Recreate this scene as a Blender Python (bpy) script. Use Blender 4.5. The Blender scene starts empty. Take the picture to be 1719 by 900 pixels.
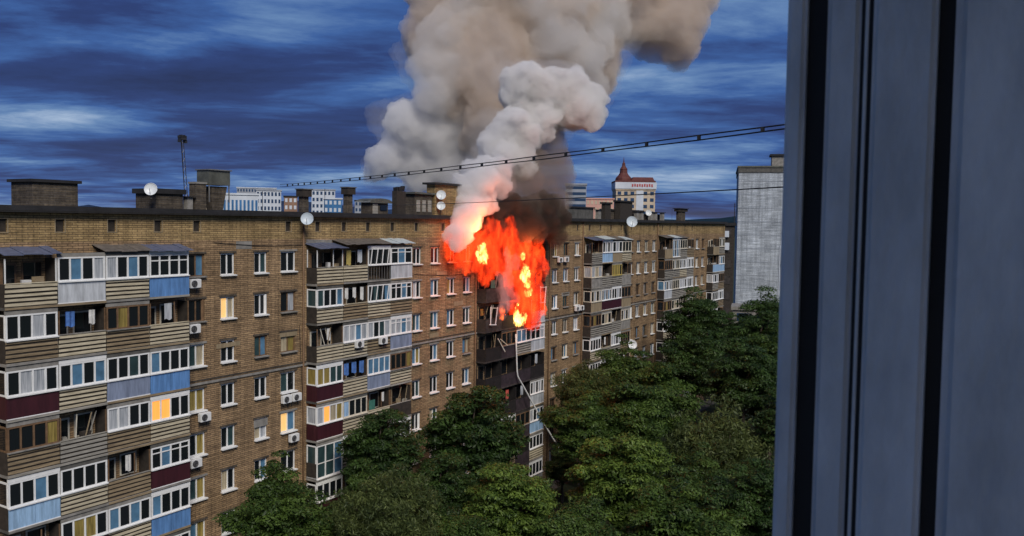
import bpy, bmesh, math, random
import numpy as np
from mathutils import Vector, Matrix, noise

sc = bpy.context.scene
COL = sc.collection
rnd = random.Random(7)

# ------------------------------------------------------------------ camera
cd = bpy.data.cameras.new('camera')
cam = bpy.data.objects.new('camera', cd)
COL.objects.link(cam)
cam.matrix_world = Matrix.Translation((0, -44.3414, 27.76)) @ Matrix((
    (0.52165581, 0.03811956, -0.852304),
    (-0.85303985, 0.03979111, -0.52032652),
    (0.01407951, 0.99848063, 0.05327477))).to_4x4()
cd.sensor_width = 36
cd.lens = 36 * 1450 / 1719
cd.clip_start = 0.02
cd.clip_end = 9000
cd.dof.use_dof = True
cd.dof.focus_distance = 75
cd.dof.aperture_fstop = 13
sc.camera = cam

# ------------------------------------------------------------------ sky, sun, exposure
SUN_EL = math.radians(42)
SUN_AZ = math.atan2(-0.78, -0.62)            # direction towards the sun, from +X
sv = Vector((math.cos(SUN_EL) * math.cos(SUN_AZ), math.cos(SUN_EL) * math.sin(SUN_AZ), math.sin(SUN_EL)))
world = bpy.data.worlds.new('World')
sc.world = world
world.use_nodes = True


def build_sky():
    t = world.node_tree
    N, L = t.nodes, t.links
    N.clear()
    out = N.new('ShaderNodeOutputWorld')
    sky = N.new('ShaderNodeTexSky')
    sky.sky_type = 'NISHITA'
    sky.sun_disc = False
    sky.sun_elevation = SUN_EL
    sky.sun_rotation = math.pi / 2 - SUN_AZ
    sky.ozone_density = 6.0
    sky.air_density = 1.3
    sky.dust_density = 0.3
    b0 = N.new('ShaderNodeBackground')
    b0.inputs[1].default_value = 0.05
    L.new(sky.outputs[0], b0.inputs[0])
    tc = N.new('ShaderNodeTexCoord')
    sep = N.new('ShaderNodeSeparateXYZ')
    L.new(tc.outputs['Generated'], sep.inputs[0])

    def m(op, a, b=None):
        n = N.new('ShaderNodeMath')
        n.operation = op
        for i, v in enumerate((a, b)):
            if v is None:
                continue
            if isinstance(v, (int, float)):
                n.inputs[i].default_value = v
            else:
                L.new(v, n.inputs[i])
        return n.outputs[0]
    zz = m('ADD', m('MAXIMUM', sep.outputs[2], 0.0), 0.085)
    u = m('DIVIDE', sep.outputs[0], zz)
    v = m('DIVIDE', sep.outputs[1], zz)
    # cloud rolls lie across one wind direction
    along = m('ADD', m('MULTIPLY', u, 0.853), m('MULTIPLY', v, 0.522))
    across = m('ADD', m('MULTIPLY', u, -0.522), m('MULTIPLY', v, 0.853))
    cmb = N.new('ShaderNodeCombineXYZ')
    L.new(along, cmb.inputs[0])
    L.new(m('MULTIPLY', across, 0.62), cmb.inputs[1])

    def noi(scale, detail, rough, dist, off):
        mp = N.new('ShaderNodeMapping')
        mp.inputs['Location'].default_value = off
        L.new(cmb.outputs[0], mp.inputs[0])
        n = N.new('ShaderNodeTexNoise')
        n.inputs['Scale'].default_value = scale
        n.inputs['Detail'].default_value = detail
        n.inputs['Roughness'].default_value = rough
        n.inputs['Distortion'].default_value = dist
        L.new(mp.outputs[0], n.inputs[0])
        return n.outputs[0]

    def ramp(src, stops):
        r = N.new('ShaderNodeValToRGB')
        e = r.color_ramp.elements
        while len(e) < len(stops):
            e.new(0.5)
        for k, (p, c) in zip(e, stops):
            k.position = p
            k.color = (*c, 1)
        L.new(src, r.inputs[0])
        return r.outputs[0]
    big = noi(0.42, 4, 0.50, 0.2, (5.3, 2.2, 0))
    fine = noi(1.35, 7, 0.62, 0.25, (9.4, 4.2, 2.0))
    mixv = m('ADD', m('MULTIPLY', big, 0.55), m('MULTIPLY', fine, 0.45))
    colr = ramp(mixv, [(0.37, (0.008, 0.012, 0.044)), (0.46, (0.012, 0.023, 0.084)),
                       (0.52, (0.022, 0.056, 0.165)), (0.575, (0.065, 0.118, 0.225)), (0.65, (0.190, 0.245, 0.330))])
    b1 = N.new('ShaderNodeBackground')
    b1.inputs[1].default_value = 1.0
    L.new(colr, b1.inputs[0])
    # cloud cover thins out low over the horizon
    cover = m('MULTIPLY', m('MINIMUM', m('ADD', m('MULTIPLY', sep.outputs[2], 3.0), 0.93), 1.0), 0.97)
    mix = N.new('ShaderNodeMixShader')
    L.new(m('MAXIMUM', cover, 0.0), mix.inputs[0])
    L.new(b0.outputs[0], mix.inputs[1])
    L.new(b1.outputs[0], mix.inputs[2])
    L.new(mix.outputs[0], out.inputs[0])


build_sky()
sd = bpy.data.lights.new('sun', 'SUN')
sd.energy = 1.5
sd.angle = math.radians(26)
sd.color = (1.0, 0.93, 0.84)
so = bpy.data.objects.new('sun', sd)
COL.objects.link(so)
so.rotation_euler = sv.to_track_quat('Z', 'Y').to_euler()
so.location = (0, -60, 60)

sc.view_settings.view_transform = 'Standard'
sc.view_settings.look = 'None'
sc.view_settings.gamma = 1
sc.view_settings.use_curve_mapping = False
sc.view_settings.exposure = 1.0
sc.cycles.use_denoising = True
sc.cycles.volume_bounces = 6
sc.cycles.max_bounces = 8
sc.cycles.transparent_max_bounces = 12

# ------------------------------------------------------------------ materials
MATS = {}


def mat(name, col, rough=0.8, var=0.0, vscale=3.0, bump=0.0, bscale=20.0, spec=0.5, metal=0.0, col2=None,
        stretch=(1, 1, 1), coat=0.0, emit=None, estr=0.0, coords='pos'):
    """Principled material; colour wanders between col and col2 with noise in world space."""
    if name in MATS:
        return MATS[name]
    m = bpy.data.materials.new(name)
    m.use_nodes = True
    t = m.node_tree
    N, L = t.nodes, t.links
    p = N['Principled BSDF']
    p.inputs['Roughness'].default_value = rough
    p.inputs['Specular IOR Level'].default_value = spec
    p.inputs['Metallic'].default_value = metal
    p.inputs['Base Color'].default_value = (*col, 1)
    if coat:
        p.inputs['Coat Weight'].default_value = coat
        p.inputs['Coat Roughness'].default_value = 0.04
    if emit:
        p.inputs['Emission Color'].default_value = (*emit, 1)
        p.inputs['Emission Strength'].default_value = estr
    if var or col2 or bump:
        g = N.new('ShaderNodeNewGeometry')
        mp = N.new('ShaderNodeMapping')
        mp.inputs['Scale'].default_value = stretch
        L.new(g.outputs['Position'], mp.inputs[0])
        if var or col2:
            n = N.new('ShaderNodeTexNoise')
            n.inputs['Scale'].default_value = vscale
            n.inputs['Detail'].default_value = 5
            n.inputs['Roughness'].default_value = 0.62
            L.new(mp.outputs[0], n.inputs[0])
            r = N.new('ShaderNodeValToRGB')
            a = col if col2 else tuple(c * (1 - var) for c in col)
            b = col2 if col2 else tuple(min(1, c * (1 + var)) for c in col)
            r.color_ramp.elements[0].position = 0.32
            r.color_ramp.elements[0].color = (*a, 1)
            r.color_ramp.elements[1].position = 0.68
            r.color_ramp.elements[1].color = (*b, 1)
            L.new(n.outputs[0], r.inputs[0])
            L.new(r.outputs[0], p.inputs['Base Color'])
        if bump:
            n2 = N.new('ShaderNodeTexNoise')
            n2.inputs['Scale'].default_value = bscale
            n2.inputs['Detail'].default_value = 4
            L.new(mp.outputs[0], n2.inputs[0])
            bp = N.new('ShaderNodeBump')
            bp.inputs['Strength'].default_value = bump
            bp.inputs['Distance'].default_value = 0.05
            L.new(n2.outputs[0], bp.inputs['Height'])
            L.new(bp.outputs[0], p.inputs['Normal'])
    MATS[name] = m
    return m


def brick_mat(name, c1, c2, mortar, row=0.125, wid=0.60, streak=0.36, soot=False):
    m = bpy.data.materials.new(name)
    m.use_nodes = True
    t = m.node_tree
    N, L = t.nodes, t.links
    p = N['Principled BSDF']
    p.inputs['Roughness'].default_value = 0.9
    p.inputs['Specular IOR Level'].default_value = 0.2
    g = N.new('ShaderNodeNewGeometry')
    sp = N.new('ShaderNodeSeparateXYZ')
    L.new(g.outputs['Position'], sp.inputs[0])
    ad = N.new('ShaderNodeMath')
    ad.operation = 'ADD'
    L.new(sp.outputs[0], ad.inputs[0])
    L.new(sp.outputs[1], ad.inputs[1])
    cb = N.new('ShaderNodeCombineXYZ')
    L.new(ad.outputs[0], cb.inputs[0])
    L.new(sp.outputs[2], cb.inputs[1])
    br = N.new('ShaderNodeTexBrick')
    br.inputs['Color1'].default_value = (*c1, 1)
    br.inputs['Color2'].default_value = (*c2, 1)
    br.inputs['Mortar'].default_value = (*mortar, 1)
    br.inputs['Scale'].default_value = 1.0
    br.inputs['Mortar Size'].default_value = 0.017
    br.inputs['Mortar Smooth'].default_value = 0.3
    br.inputs['Bias'].default_value = 0.0
    br.inputs['Brick Width'].default_value = wid
    br.inputs['Row Height'].default_value = row
    L.new(cb.outputs[0], br.inputs['Vector'])

    def noi(scale, st, detail=6, rough=0.65):
        mp = N.new('ShaderNodeMapping')
        mp.inputs['Scale'].default_value = st
        L.new(g.outputs['Position'], mp.inputs[0])
        n = N.new('ShaderNodeTexNoise')
        n.inputs['Scale'].default_value = scale
        n.inputs['Detail'].default_value = detail
        n.inputs['Roughness'].default_value = rough
        L.new(mp.outputs[0], n.inputs[0])
        return n.outputs[0]

    def mul(a, fac, lo, hi, p0=0.3, p1=0.7):
        r = N.new('ShaderNodeMapRange')
        r.inputs['From Min'].default_value = p0
        r.inputs['From Max'].default_value = p1
        r.inputs['To Min'].default_value = lo
        r.inputs['To Max'].default_value = hi
        L.new(fac, r.inputs[0])
        x = N.new('ShaderNodeMix')
        x.data_type = 'RGBA'
        x.blend_type = 'MULTIPLY'
        x.inputs[0].default_value = 1.0
        L.new(a, x.inputs[6])
        L.new(r.outputs[0], x.inputs[7])
        return x.outputs[2]
    c = br.outputs['Color']
    c = mul(c, noi(1.0, (0.4, 0.4, 7.0)), 1 - streak, 1 + streak)          # courses of unlike brick
    c = mul(c, noi(0.35, (1, 1, 1.0)), 0.72, 1.22)                          # patches
    c = mul(c, noi(1.3, (1.6, 1.6, 0.10), 4), 0.66, 1.14)                   # rain runs
    c = mul(c, noi(7.0, (1, 1, 1), 3), 0.70, 1.30)
    if soot:
        # soot stain round the burnt balcony stack
        mp = N.new('ShaderNodeMapping')
        mp.vector_type = 'POINT'
        mp.inputs['Location'].default_value = (-73.0 / 9.5, 0, -25.6 / 5.2)
        mp.inputs['Scale'].default_value = (1 / 9.5, 0.0, 1 / 5.2)
        L.new(g.outputs['Position'], mp.inputs[0])
        ln = N.new('ShaderNodeVectorMath')
        ln.operation = 'LENGTH'
        L.new(mp.outputs[0], ln.inputs[0])
        a2 = N.new('ShaderNodeMath')
        a2.operation = 'ADD'
        L.new(ln.outputs['Value'], a2.inputs[0])
        L.new(noi(0.5, (1, 1, 0.6)), a2.inputs[1])
        r = N.new('ShaderNodeMapRange')
        r.inputs['From Min'].default_value = 1.05
        r.inputs['From Max'].default_value = 1.5
        r.inputs['To Min'].default_value = 0.12
        r.inputs['To Max'].default_value = 1.0
        L.new(a2.outputs[0], r.inputs[0])
        x = N.new('ShaderNodeMix')
        x.data_type = 'RGBA'
        x.blend_type = 'MULTIPLY'
        x.inputs[0].default_value = 1.0
        L.new(c, x.inputs[6])
        L.new(r.outputs[0], x.inputs[7])
        c = x.outputs[2]
    L.new(c, p.inputs['Base Color'])
    bp = N.new('ShaderNodeBump')
    bp.inputs['Strength'].default_value = 0.6
    bp.inputs['Distance'].default_value = 0.03
    L.new(br.outputs['Fac'], bp.inputs['Height'])
    bp.invert = True
    L.new(bp.outputs[0], p.inputs['Normal'])
    MATS[name] = m
    return m


brick_mat('brick', (0.425, 0.286, 0.156), (0.295, 0.196, 0.110), (0.120, 0.090, 0.062), soot=True)
brick_mat('brick_attic', (0.475, 0.335, 0.155), (0.345, 0.238, 0.112), (0.13, 0.098, 0.060), soot=True)
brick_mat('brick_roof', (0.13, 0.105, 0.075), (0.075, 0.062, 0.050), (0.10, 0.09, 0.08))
brick_mat('brick_tower', (0.50, 0.55, 0.60), (0.385, 0.43, 0.48), (0.24, 0.27, 0.31), row=0.33, wid=1.6, streak=0.30)
mat('concrete', (0.24, 0.23, 0.21), 0.9, 0.3, 2.0)
mat('concrete_dark', (0.10, 0.098, 0.09), 0.9, 0.35, 2.0)
mat('bitumen', (0.018, 0.018, 0.020), 0.85, 0.4, 1.5)
mat('white_frame', (0.80, 0.81, 0.80), 0.45, 0.06, 4.0)
mat('cream_frame', (0.60, 0.56, 0.46), 0.6, 0.15, 4.0)
mat('brown_frame', (0.16, 0.095, 0.05), 0.7, 0.3, 4.0)
mat('ochre_frame', (0.42, 0.34, 0.10), 0.7, 0.2, 4.0)
mat('glass_dark', (0.010, 0.013, 0.016), 0.06, 0.0, spec=0.6)
mat('glass_teal', (0.030, 0.060, 0.065), 0.06, 0.3, 0.8, spec=0.8)
mat('glass_sky', (0.09, 0.20, 0.32), 0.08, 0.35, 0.9, spec=0.8)  # blue sky reflection painted into the pane colour
mat('curtain_white', (0.20, 0.23, 0.26), 0.5, stretch=(5, 5, 0.3), vscale=2.2, col2=(0.56, 0.58, 0.60), coat=0.6)
mat('curtain_cream', (0.22, 0.18, 0.12), 0.5, stretch=(5, 5, 0.3), vscale=2.2, col2=(0.58, 0.50, 0.34), coat=0.6)
mat('curtain_yellow', (0.12, 0.09, 0.02), 0.5, stretch=(5, 5, 0.3), vscale=2.2, col2=(0.42, 0.32, 0.09), coat=0.6)
mat('lit_warm', (0.5, 0.35, 0.15), 0.5, stretch=(5, 5, 0.3), vscale=2.0, col2=(0.7, 0.5, 0.25), coat=0.4,
    emit=(1.0, 0.55, 0.16), estr=0.35)
mat('lit_orange', (0.5, 0.25, 0.08), 0.5, stretch=(5, 5, 0.3), vscale=2.0, col2=(0.7, 0.35, 0.12), coat=0.4,
    emit=(1.0, 0.33, 0.04), estr=0.5)
mat('slat_cream', (0.36, 0.31, 0.21), 0.8, stretch=(0.6, 1, 6), vscale=2.0, col2=(0.66, 0.59, 0.43))
mat('slat_brown', (0.17, 0.125, 0.075), 0.85, stretch=(0.6, 1, 6), vscale=2.0, col2=(0.36, 0.28, 0.17))
mat('slat_grey', (0.20, 0.19, 0.165), 0.85, stretch=(0.6, 1, 6), vscale=2.0, col2=(0.40, 0.38, 0.33))
mat('panel_maroon', (0.034, 0.007, 0.011), 0.55, stretch=(3.2, 3.2, .45), vscale=1.6, col2=(0.062, 0.013, 0.02))
mat('panel_blue', (0.081, 0.18, 0.372), 0.5, stretch=(3.2, 3.2, .45), vscale=1.6, col2=(0.146, 0.325, 0.672))
mat('panel_grey_blue', (0.155, 0.186, 0.26), 0.55, stretch=(3.2, 3.2, .45), vscale=1.6, col2=(0.28, 0.336, 0.47))
mat('panel_white', (0.347, 0.366, 0.384), 0.5, stretch=(3.2, 3.2, .45), vscale=1.6, col2=(0.627, 0.661, 0.694))
mat('panel_sky', (0.223, 0.347, 0.496), 0.5, stretch=(3.2, 3.2, .45), vscale=1.6, col2=(0.403, 0.627, 0.896))
mat('panel_tan', (0.205, 0.161, 0.099), 0.8, stretch=(3.2, 3.2, .45), vscale=1.6, col2=(0.37, 0.291, 0.179))
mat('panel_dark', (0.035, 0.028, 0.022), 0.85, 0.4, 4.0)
mat('panel_green', (0.05, 0.17, 0.13), 0.6, 0.25, 3.0)
mat('panel_sage', (0.14, 0.21, 0.16), 0.7, 0.3, 3.0)
mat('char', (0.010, 0.008, 0.008), 0.9, 0.6, 3.0)
mat('char_grey', (0.04, 0.034, 0.032), 0.9, 0.6, 2.0)
mat('char_purple', (0.030, 0.020, 0.026), 0.85, 0.5, 2.5)
mat('awning_slate', (0.10, 0.12, 0.19), 0.45, 0.25, 3.0)
mat('awning_brown', (0.13, 0.115, 0.10), 0.6, 0.3, 3.0)
mat('awning_white', (0.46, 0.52, 0.54), 0.5, 0.15, 3.0)
mat('cloth_blue', (0.06, 0.15, 0.40), 0.9, 0.3, 4.0)
mat('cloth_white', (0.55, 0.55, 0.54), 0.9, 0.2, 4.0)
mat('cloth_red', (0.40, 0.07, 0.05), 0.9, 0.3, 4.0)
mat('ac_white', (0.72, 0.73, 0.72), 0.5, 0.08, 4.0)
mat('ac_dark', (0.03, 0.03, 0.035), 0.6)
mat('dish_pale', (0.52, 0.60, 0.66), 0.4, 0.12, 3.0)
mat('dish_white', (0.70, 0.74, 0.76), 0.4, 0.08, 3.0)
mat('metal_dark', (0.05, 0.05, 0.055), 0.5, 0.3, 5.0, metal=0.4)
mat('metal_grey', (0.20, 0.20, 0.195), 0.5, 0.3, 3.0, metal=0.3)
mat('zinc', (0.115, 0.12, 0.10), 0.55, 0.35, 1.6, metal=0.2)
mat('cable', (0.012, 0.012, 0.014), 0.7)
mat('bark', (0.055, 0.042, 0.032), 0.95, 0.4, 6.0)
mat('hose', (0.62, 0.64, 0.62), 0.6, 0.1, 3.0)
mat('grass_ground', (0.020, 0.034, 0.012), 0.95, 0.5, 0.6)
mat('asphalt', (0.045, 0.045, 0.047), 0.9, 0.25, 1.5)
mat('kerb', (0.30, 0.29, 0.27), 0.9, 0.2, 2.0)

# ------------------------------------------------------------------ mesh helpers
UNIT = {}


def unit_box(m):
    if m not in UNIT:
        v = [(x, y, z) for x in (-.5, .5) for y in (-.5, .5) for z in (-.5, .5)]
        f = [(0, 1, 3, 2), (4, 6, 7, 5), (0, 4, 5, 1), (2, 3, 7, 6), (0, 2, 6, 4), (1, 5, 7, 3)]
        me = bpy.data.meshes.new('box_' + m)
        me.from_pydata(v, [], f)
        me.materials.append(MATS[m])
        UNIT[m] = me
    return UNIT[m]


def link(name, data, parent=None, loc=(0, 0, 0), rot=(0, 0, 0), scale=(1, 1, 1)):
    o = bpy.data.objects.new(name, data)
    COL.objects.link(o)
    o.location = loc
    o.rotation_euler = rot
    o.scale = scale
    if parent is not None:
        o.parent = parent
    return o


def box(name, parent, c, d, m, rot=(0, 0, 0)):
    return link(name, unit_box(m), parent, c, rot, d)


def tag(o, label, cat, group=None, kind=None):
    o['label'] = label
    o['category'] = cat
    if group:
        o['group'] = group
    if kind:
        o['kind'] = kind
    return o


def empty(name, loc=(0, 0, 0), parent=None, rz=0.0):
    o = link(name, None, parent, loc, (0, 0, rz))
    o.empty_display_size = 0.3
    return o


class MB:
    def __init__(self):
        self.v, self.f, self.mi = [], [], []

    def quad(self, a, b, c, d, mi=0):
        n = len(self.v)
        self.v += [a, b, c, d]
        self.f.append((n, n + 1, n + 2, n + 3))
        self.mi.append(mi)

    def box(self, x0, x1, y0, y1, z0, z1, mi=0):
        n = len(self.v)
        self.v += [(x, y, z) for x in (x0, x1) for y in (y0, y1) for z in (z0, z1)]
        for q in ((0, 1, 3, 2), (4, 6, 7, 5), (0, 4, 5, 1), (2, 3, 7, 6), (0, 2, 6, 4), (1, 5, 7, 3)):
            self.f.append(tuple(n + i for i in q))
            self.mi.append(mi)

    def frustum(self, x0, x1, y0, y1, z0, X0, X1, Y0, Y1, z1, mi=0):
        n = len(self.v)
        self.v += [(x0, y0, z0), (x1, y0, z0), (x1, y1, z0), (x0, y1, z0), (X0, Y0, z1), (X1, Y0, z1), (X1, Y1, z1), (X0, Y1, z1)]
        for q in ((3, 2, 1, 0), (4, 5, 6, 7), (0, 1, 5, 4), (1, 2, 6, 5), (2, 3, 7, 6), (3, 0, 4, 7)):
            self.f.append(tuple(n + i for i in q))
            self.mi.append(mi)

    def tube(self, pts, rads, seg=8, mi=0, cap=True):
        n0 = len(self.v)
        pts = [Vector(p) for p in pts]
        for i, p in enumerate(pts):
            d = (pts[min(i + 1, len(pts) - 1)] - pts[max(i - 1, 0)]).normalized()
            a = d.orthogonal().normalized() if i == 0 else (a - d * a.dot(d)).normalized()
            b = d.cross(a)
            r = rads[i] if isinstance(rads, (list, tuple)) else rads
            for k in range(seg):
                t = 2 * math.pi * k / seg
                self.v.append(tuple(p + (a * math.cos(t) + b * math.sin(t)) * r))
        for i in range(len(pts) - 1):
            for k in range(seg):
                k2 = (k + 1) % seg
                self.f.append((n0 + i * seg + k, n0 + i * seg + k2, n0 + (i + 1) * seg + k2, n0 + (i + 1) * seg + k))
                self.mi.append(mi)
        if cap:
            self.f.append(tuple(n0 + k for k in range(seg))[::-1])
            self.f.append(tuple(n0 + (len(pts) - 1) * seg + k for k in range(seg)))
            self.mi += [mi, mi]

    def mesh(self, name, *mats, smooth=False):
        me = bpy.data.meshes.new(name)
        me.from_pydata(self.v, [], self.f)
        for m in mats:
            me.materials.append(MATS[m])
        if len(mats) > 1:
            me.polygons.foreach_set('material_index', self.mi)
        if smooth:
            me.polygons.foreach_set('use_smooth', [True] * len(me.polygons))
        me.update()
        return me


# ------------------------------------------------------------------ the setting: ground, road, hills
def ground():
    m = MB()
    n, r = 48, 6000
    m.v = [(60 + r * math.cos(2 * math.pi * i / n), r * math.sin(2 * math.pi * i / n), 0) for i in range(n)]
    m.f = [tuple(range(n))]
    o = link('ground', m.mesh('ground', 'grass_ground'))
    o['kind'] = 'structure'
    m = MB()
    m.quad((-20, -35.5, .006), (175, -35.5, .006), (175, -30.5, .006), (-20, -30.5, .006))
    o = link('road', m.mesh('road', 'asphalt'))
    o['kind'] = 'structure'
    for y in (-35.6, -30.4):
        m = MB()
        m.box(-20, 175, y - .09, y + .09, 0.001, .13)
        o = link('kerb', m.mesh('kerb', 'kerb'))
        o['kind'] = 'structure'
    m = MB()
    m.quad((20, -2.2, .008), (140, -2.2, .008), (140, -.02, .008), (20, -.02, .008))
    o = link('pavement', m.mesh('pavement', 'concrete_dark'))
    o['kind'] = 'structure'


ground()


def hills(name, x0, y0, x1, y1, hmax, seed, m):
    """a low ridge: a closed strip of terrain between two ground points, its crest uneven"""
    a, b = Vector((x0, y0, 0)), Vector((x1, y1, 0))
    n = 60
    side = Vector((-(b - a).y, (b - a).x, 0)).normalized()
    mb = MB()
    for i in range(n + 1):
        t = i / n
        c = a.lerp(b, t)
        h = hmax * math.sin(math.pi * t) ** 0.5 * (0.75 + 0.5 * noise.fractal(Vector((t * 7, seed, 0)), 1.0, 2.0, 4))
        h = max(h, 1.0)
        for s, k in ((-420, 0), (-140, 0.72), (0, 1), (140, 0.72), (420, 0)):
            p = c + side * s
            mb.v.append((p.x, p.y, h * k - 0.5))
    for i in range(n):
        for k in range(4):
            q = i * 5 + k
            mb.f.append((q, q + 5, q + 6, q + 1))
            mb.mi.append(0)
    o = link(name, mb.mesh(name, m, smooth=True))
    o['kind'] = 'structure'
    return o


mat('hill_blue', (0.030, 0.052, 0.105), 1.0, 0.25, 0.006, spec=0.0)  # distance haze put into both hill colours as blue
mat('hill_green', (0.016, 0.034, 0.050), 1.0, 0.3, 0.008, spec=0.0)
hills('hills', 900, 2900, 3100, 950, 92, 3.0, 'hill_blue')
hills('hills', 2350, 1500, 2600, -900, 66, 8.0, 'hill_green')

# ------------------------------------------------------------------ the long brick apartment building
ROWS = [24.8 - 2.8 * k for k in range(9)]
X0, X1, DEPTH = 8.0, 139.8, 12.0
building = empty('apartment_building', (X0, 0, 0))
tag(building, 'long nine-storey brown brick apartment block with glazed balconies, on fire', 'building')


def L_(x, y, z):      # world to building-local
    return (x - X0, y, z)


# window columns: centre, width
WCOLS = [(20.0, 1.3), (35.25, 1.25), (37.67, 1.14), (40.42, 1.12), (42.90, 1.40),
         (57.40, 1.10), (59.88, 1.15), (62.30, 1.15), (64.78, 1.15),
         (81.50, 1.15), (84.00, 1.15), (86.60, 1.15), (101.6, 1.15), (104.0, 1.15), (106.6, 1.15), (109.25, 1.15),
         (124.2, 1.1), (126.4, 1.1), (129.05, 1.1)]
WCOLS += [(12.0, 1.2), (15.0, 1.2), (17.6, 1.2)]
WCOLS.sort()
VENTS = [14.5, 17.4, 20.4, 23.6, 26.6, 29.6, 32.56, 35.3, 42.9, 45.75, 48.5, 51.2, 54.15, 57.25, 61.0, 64.6, 86.7, 89.7,
         92.55, 95.5, 98.5, 109.15, 112.15, 115.05, 117.85, 121.0, 124.05]
HW = 0.71


def wall_grid(mb, cols, rows, x0, x1, z0, z1, depth):
    xs, zs = [x0, x1], [z0, z1]
    for c, w in cols:
        xs += [c - w / 2, c + w / 2]
    for c, h in rows:
        zs += [c - h / 2, c + h / 2]
    xs.sort()
    zs.sort()
    inx = lambda x: any(abs(x - c) < w / 2 for c, w in cols)
    inz = lambda z: any(abs(z - c) < h / 2 for c, h in rows)
    for i in range(len(xs) - 1):
        cx = inx((xs[i] + xs[i + 1]) / 2)
        for k in range(len(zs) - 1):
            a, b, c, d = xs[i], xs[i + 1], zs[k], zs[k + 1]
            if cx and inz((c + d) / 2):
                D = depth
                mb.quad((a, 0, c), (a, 0, d), (a, D, d), (a, D, c))
                mb.quad((b, 0, d), (b, 0, c), (b, D, c), (b, D, d))
                mb.quad((a, 0, c), (a, D, c), (b, D, c), (b, 0, c))
                mb.quad((a, 0, d), (b, 0, d), (b, D, d), (a, D, d))
                mb.quad((a, D, c), (a, D, d), (b, D, d), (b, D, c), 1)
            else:
                mb.quad((a, 0, c), (b, 0, c), (b, 0, d), (a, 0, d))


mb = MB()
wall_grid(mb, [(c - X0, w) for c, w in WCOLS], [(z, 2 * HW) for z in ROWS], 0, X1 - X0, 0, 26.35, 0.30)
W = X1 - X0
mb.quad((0, DEPTH, 0), (0, 0, 0), (0, 0, 26.35), (0, DEPTH, 26.35))
mb.quad((W, 0, 0), (W, DEPTH, 0), (W, DEPTH, 26.35), (W, 0, 26.35))
mb.quad((W, DEPTH, 0), (0, DEPTH, 0), (0, DEPTH, 26.35), (W, DEPTH, 26.35))
link('wall', mb.mesh('wall', 'brick', 'panel_dark'), building)
mb = MB()
wall_grid(mb, [(c - X0, .50) for c in VENTS], [(27.23, .66)], 0, W, 26.35, 27.98, 0.10)
mb.quad((0, DEPTH, 26.35), (0, 0, 26.35), (0, 0, 27.98), (0, DEPTH, 27.98))
mb.quad((W, 0, 26.35), (W, DEPTH, 26.35), (W, DEPTH, 27.98), (W, 0, 27.98))
mb.quad((W, DEPTH, 26.35), (0, DEPTH, 26.35), (0, DEPTH, 27.98), (W, DEPTH, 27.98))
link('attic_wall', mb.mesh('attic_wall', 'brick_attic', 'panel_dark'), building)  # dark back faces stand in for shade inside the vents
# pale surrounds of the attic vents
vs = MB()
for (a, b, c, d) in ((-.30, -.252, -.38, .38), (.252, .30, -.38, .38), (-.252, .252, -.38, -.332), (-.252, .252, .332, .38)):
    vs.box(a, b, -.03, .02, c, d)
VM = vs.mesh('attic_vent', 'panel_tan')
for c in VENTS:
    link('attic_vent', VM, building, L_(c, 0, 27.23))
# roof: eaves slab and bitumen sheet
rb = MB()
rb.box(-.3, W + .3, -.42, DEPTH + .42, 27.98, 28.12)
rb.box(-.2, W + .2, -.30, -.10, 28.12, 28.26)
rb.box(-.2, W + .2, DEPTH + .1, DEPTH + .3, 28.12, 28.26)
roof = link('roof', rb.mesh('roof', 'bitumen'), building)
box('eaves_trim', building, L_((X0 + X1) / 2, -.30, 27.94), (W + .4, .22, .06), 'bitumen')
# belt course
box('belt_course', building, L_((X0 + X1) / 2, -.035, 17.42), (W, .11, .13), 'concrete')
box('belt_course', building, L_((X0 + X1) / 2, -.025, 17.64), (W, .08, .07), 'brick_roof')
for s in (44.25, 66.1, 80.2, 87.9, 110.3):
    mb = MB()
    mb.tube([(0, 0, .4), (0, 0, 27.9)], .065, 8)
    link('drainpipe', mb.mesh('drainpipe', 'brown_frame', smooth=True), building, L_(s, -.11, 0))

# lighter mortar patches and a slack wire on the wall
for (x, z, w_, h_) in ((45.9, 26.12, 2.6, .34), (39.0, 26.0, 1.3, .5), (60.9, 23.2, 1.5, .35), (63.5, 20.4, 1.4, .4), (42.9, 19.75, 1.6, .3), (37.7, 19.6, 1.9, .28),
                       (40.4, 14.0, 1.2, .5), (59.9, 17.9, 1.3, .35), (84.0, 19.9, 1.8, .4), (106.0, 22.9, 2.2, .4), (62.3, 26.0, 2.4, .3)):
    box('mortar_patch', building, L_(x, -.006, z), (w_, .02, h_), rnd.choice(['panel_tan', 'concrete', 'slat_brown']), (0, rnd.uniform(-.02, .02), 0))
for (xa, za, xb, zb) in ((36.6, 26.2, 44.2, 25.95), (57.0, 23.3, 66.0, 23.0), (80.0, 26.1, 88.2, 25.9), (43.9, 20.3, 44.4, 12.5)):
    m = MB()
    m.tube([(xa + (xb - xa) * t / 8 - X0, -.05, za + (zb - za) * t / 8 - .12 * math.sin(math.pi * t / 8)) for t in range(9)], .018, 5)
    link('wire', m.mesh('wire', 'cable'), building)

# ---- windows ------------------------------------------------------
FR = {}


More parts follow.
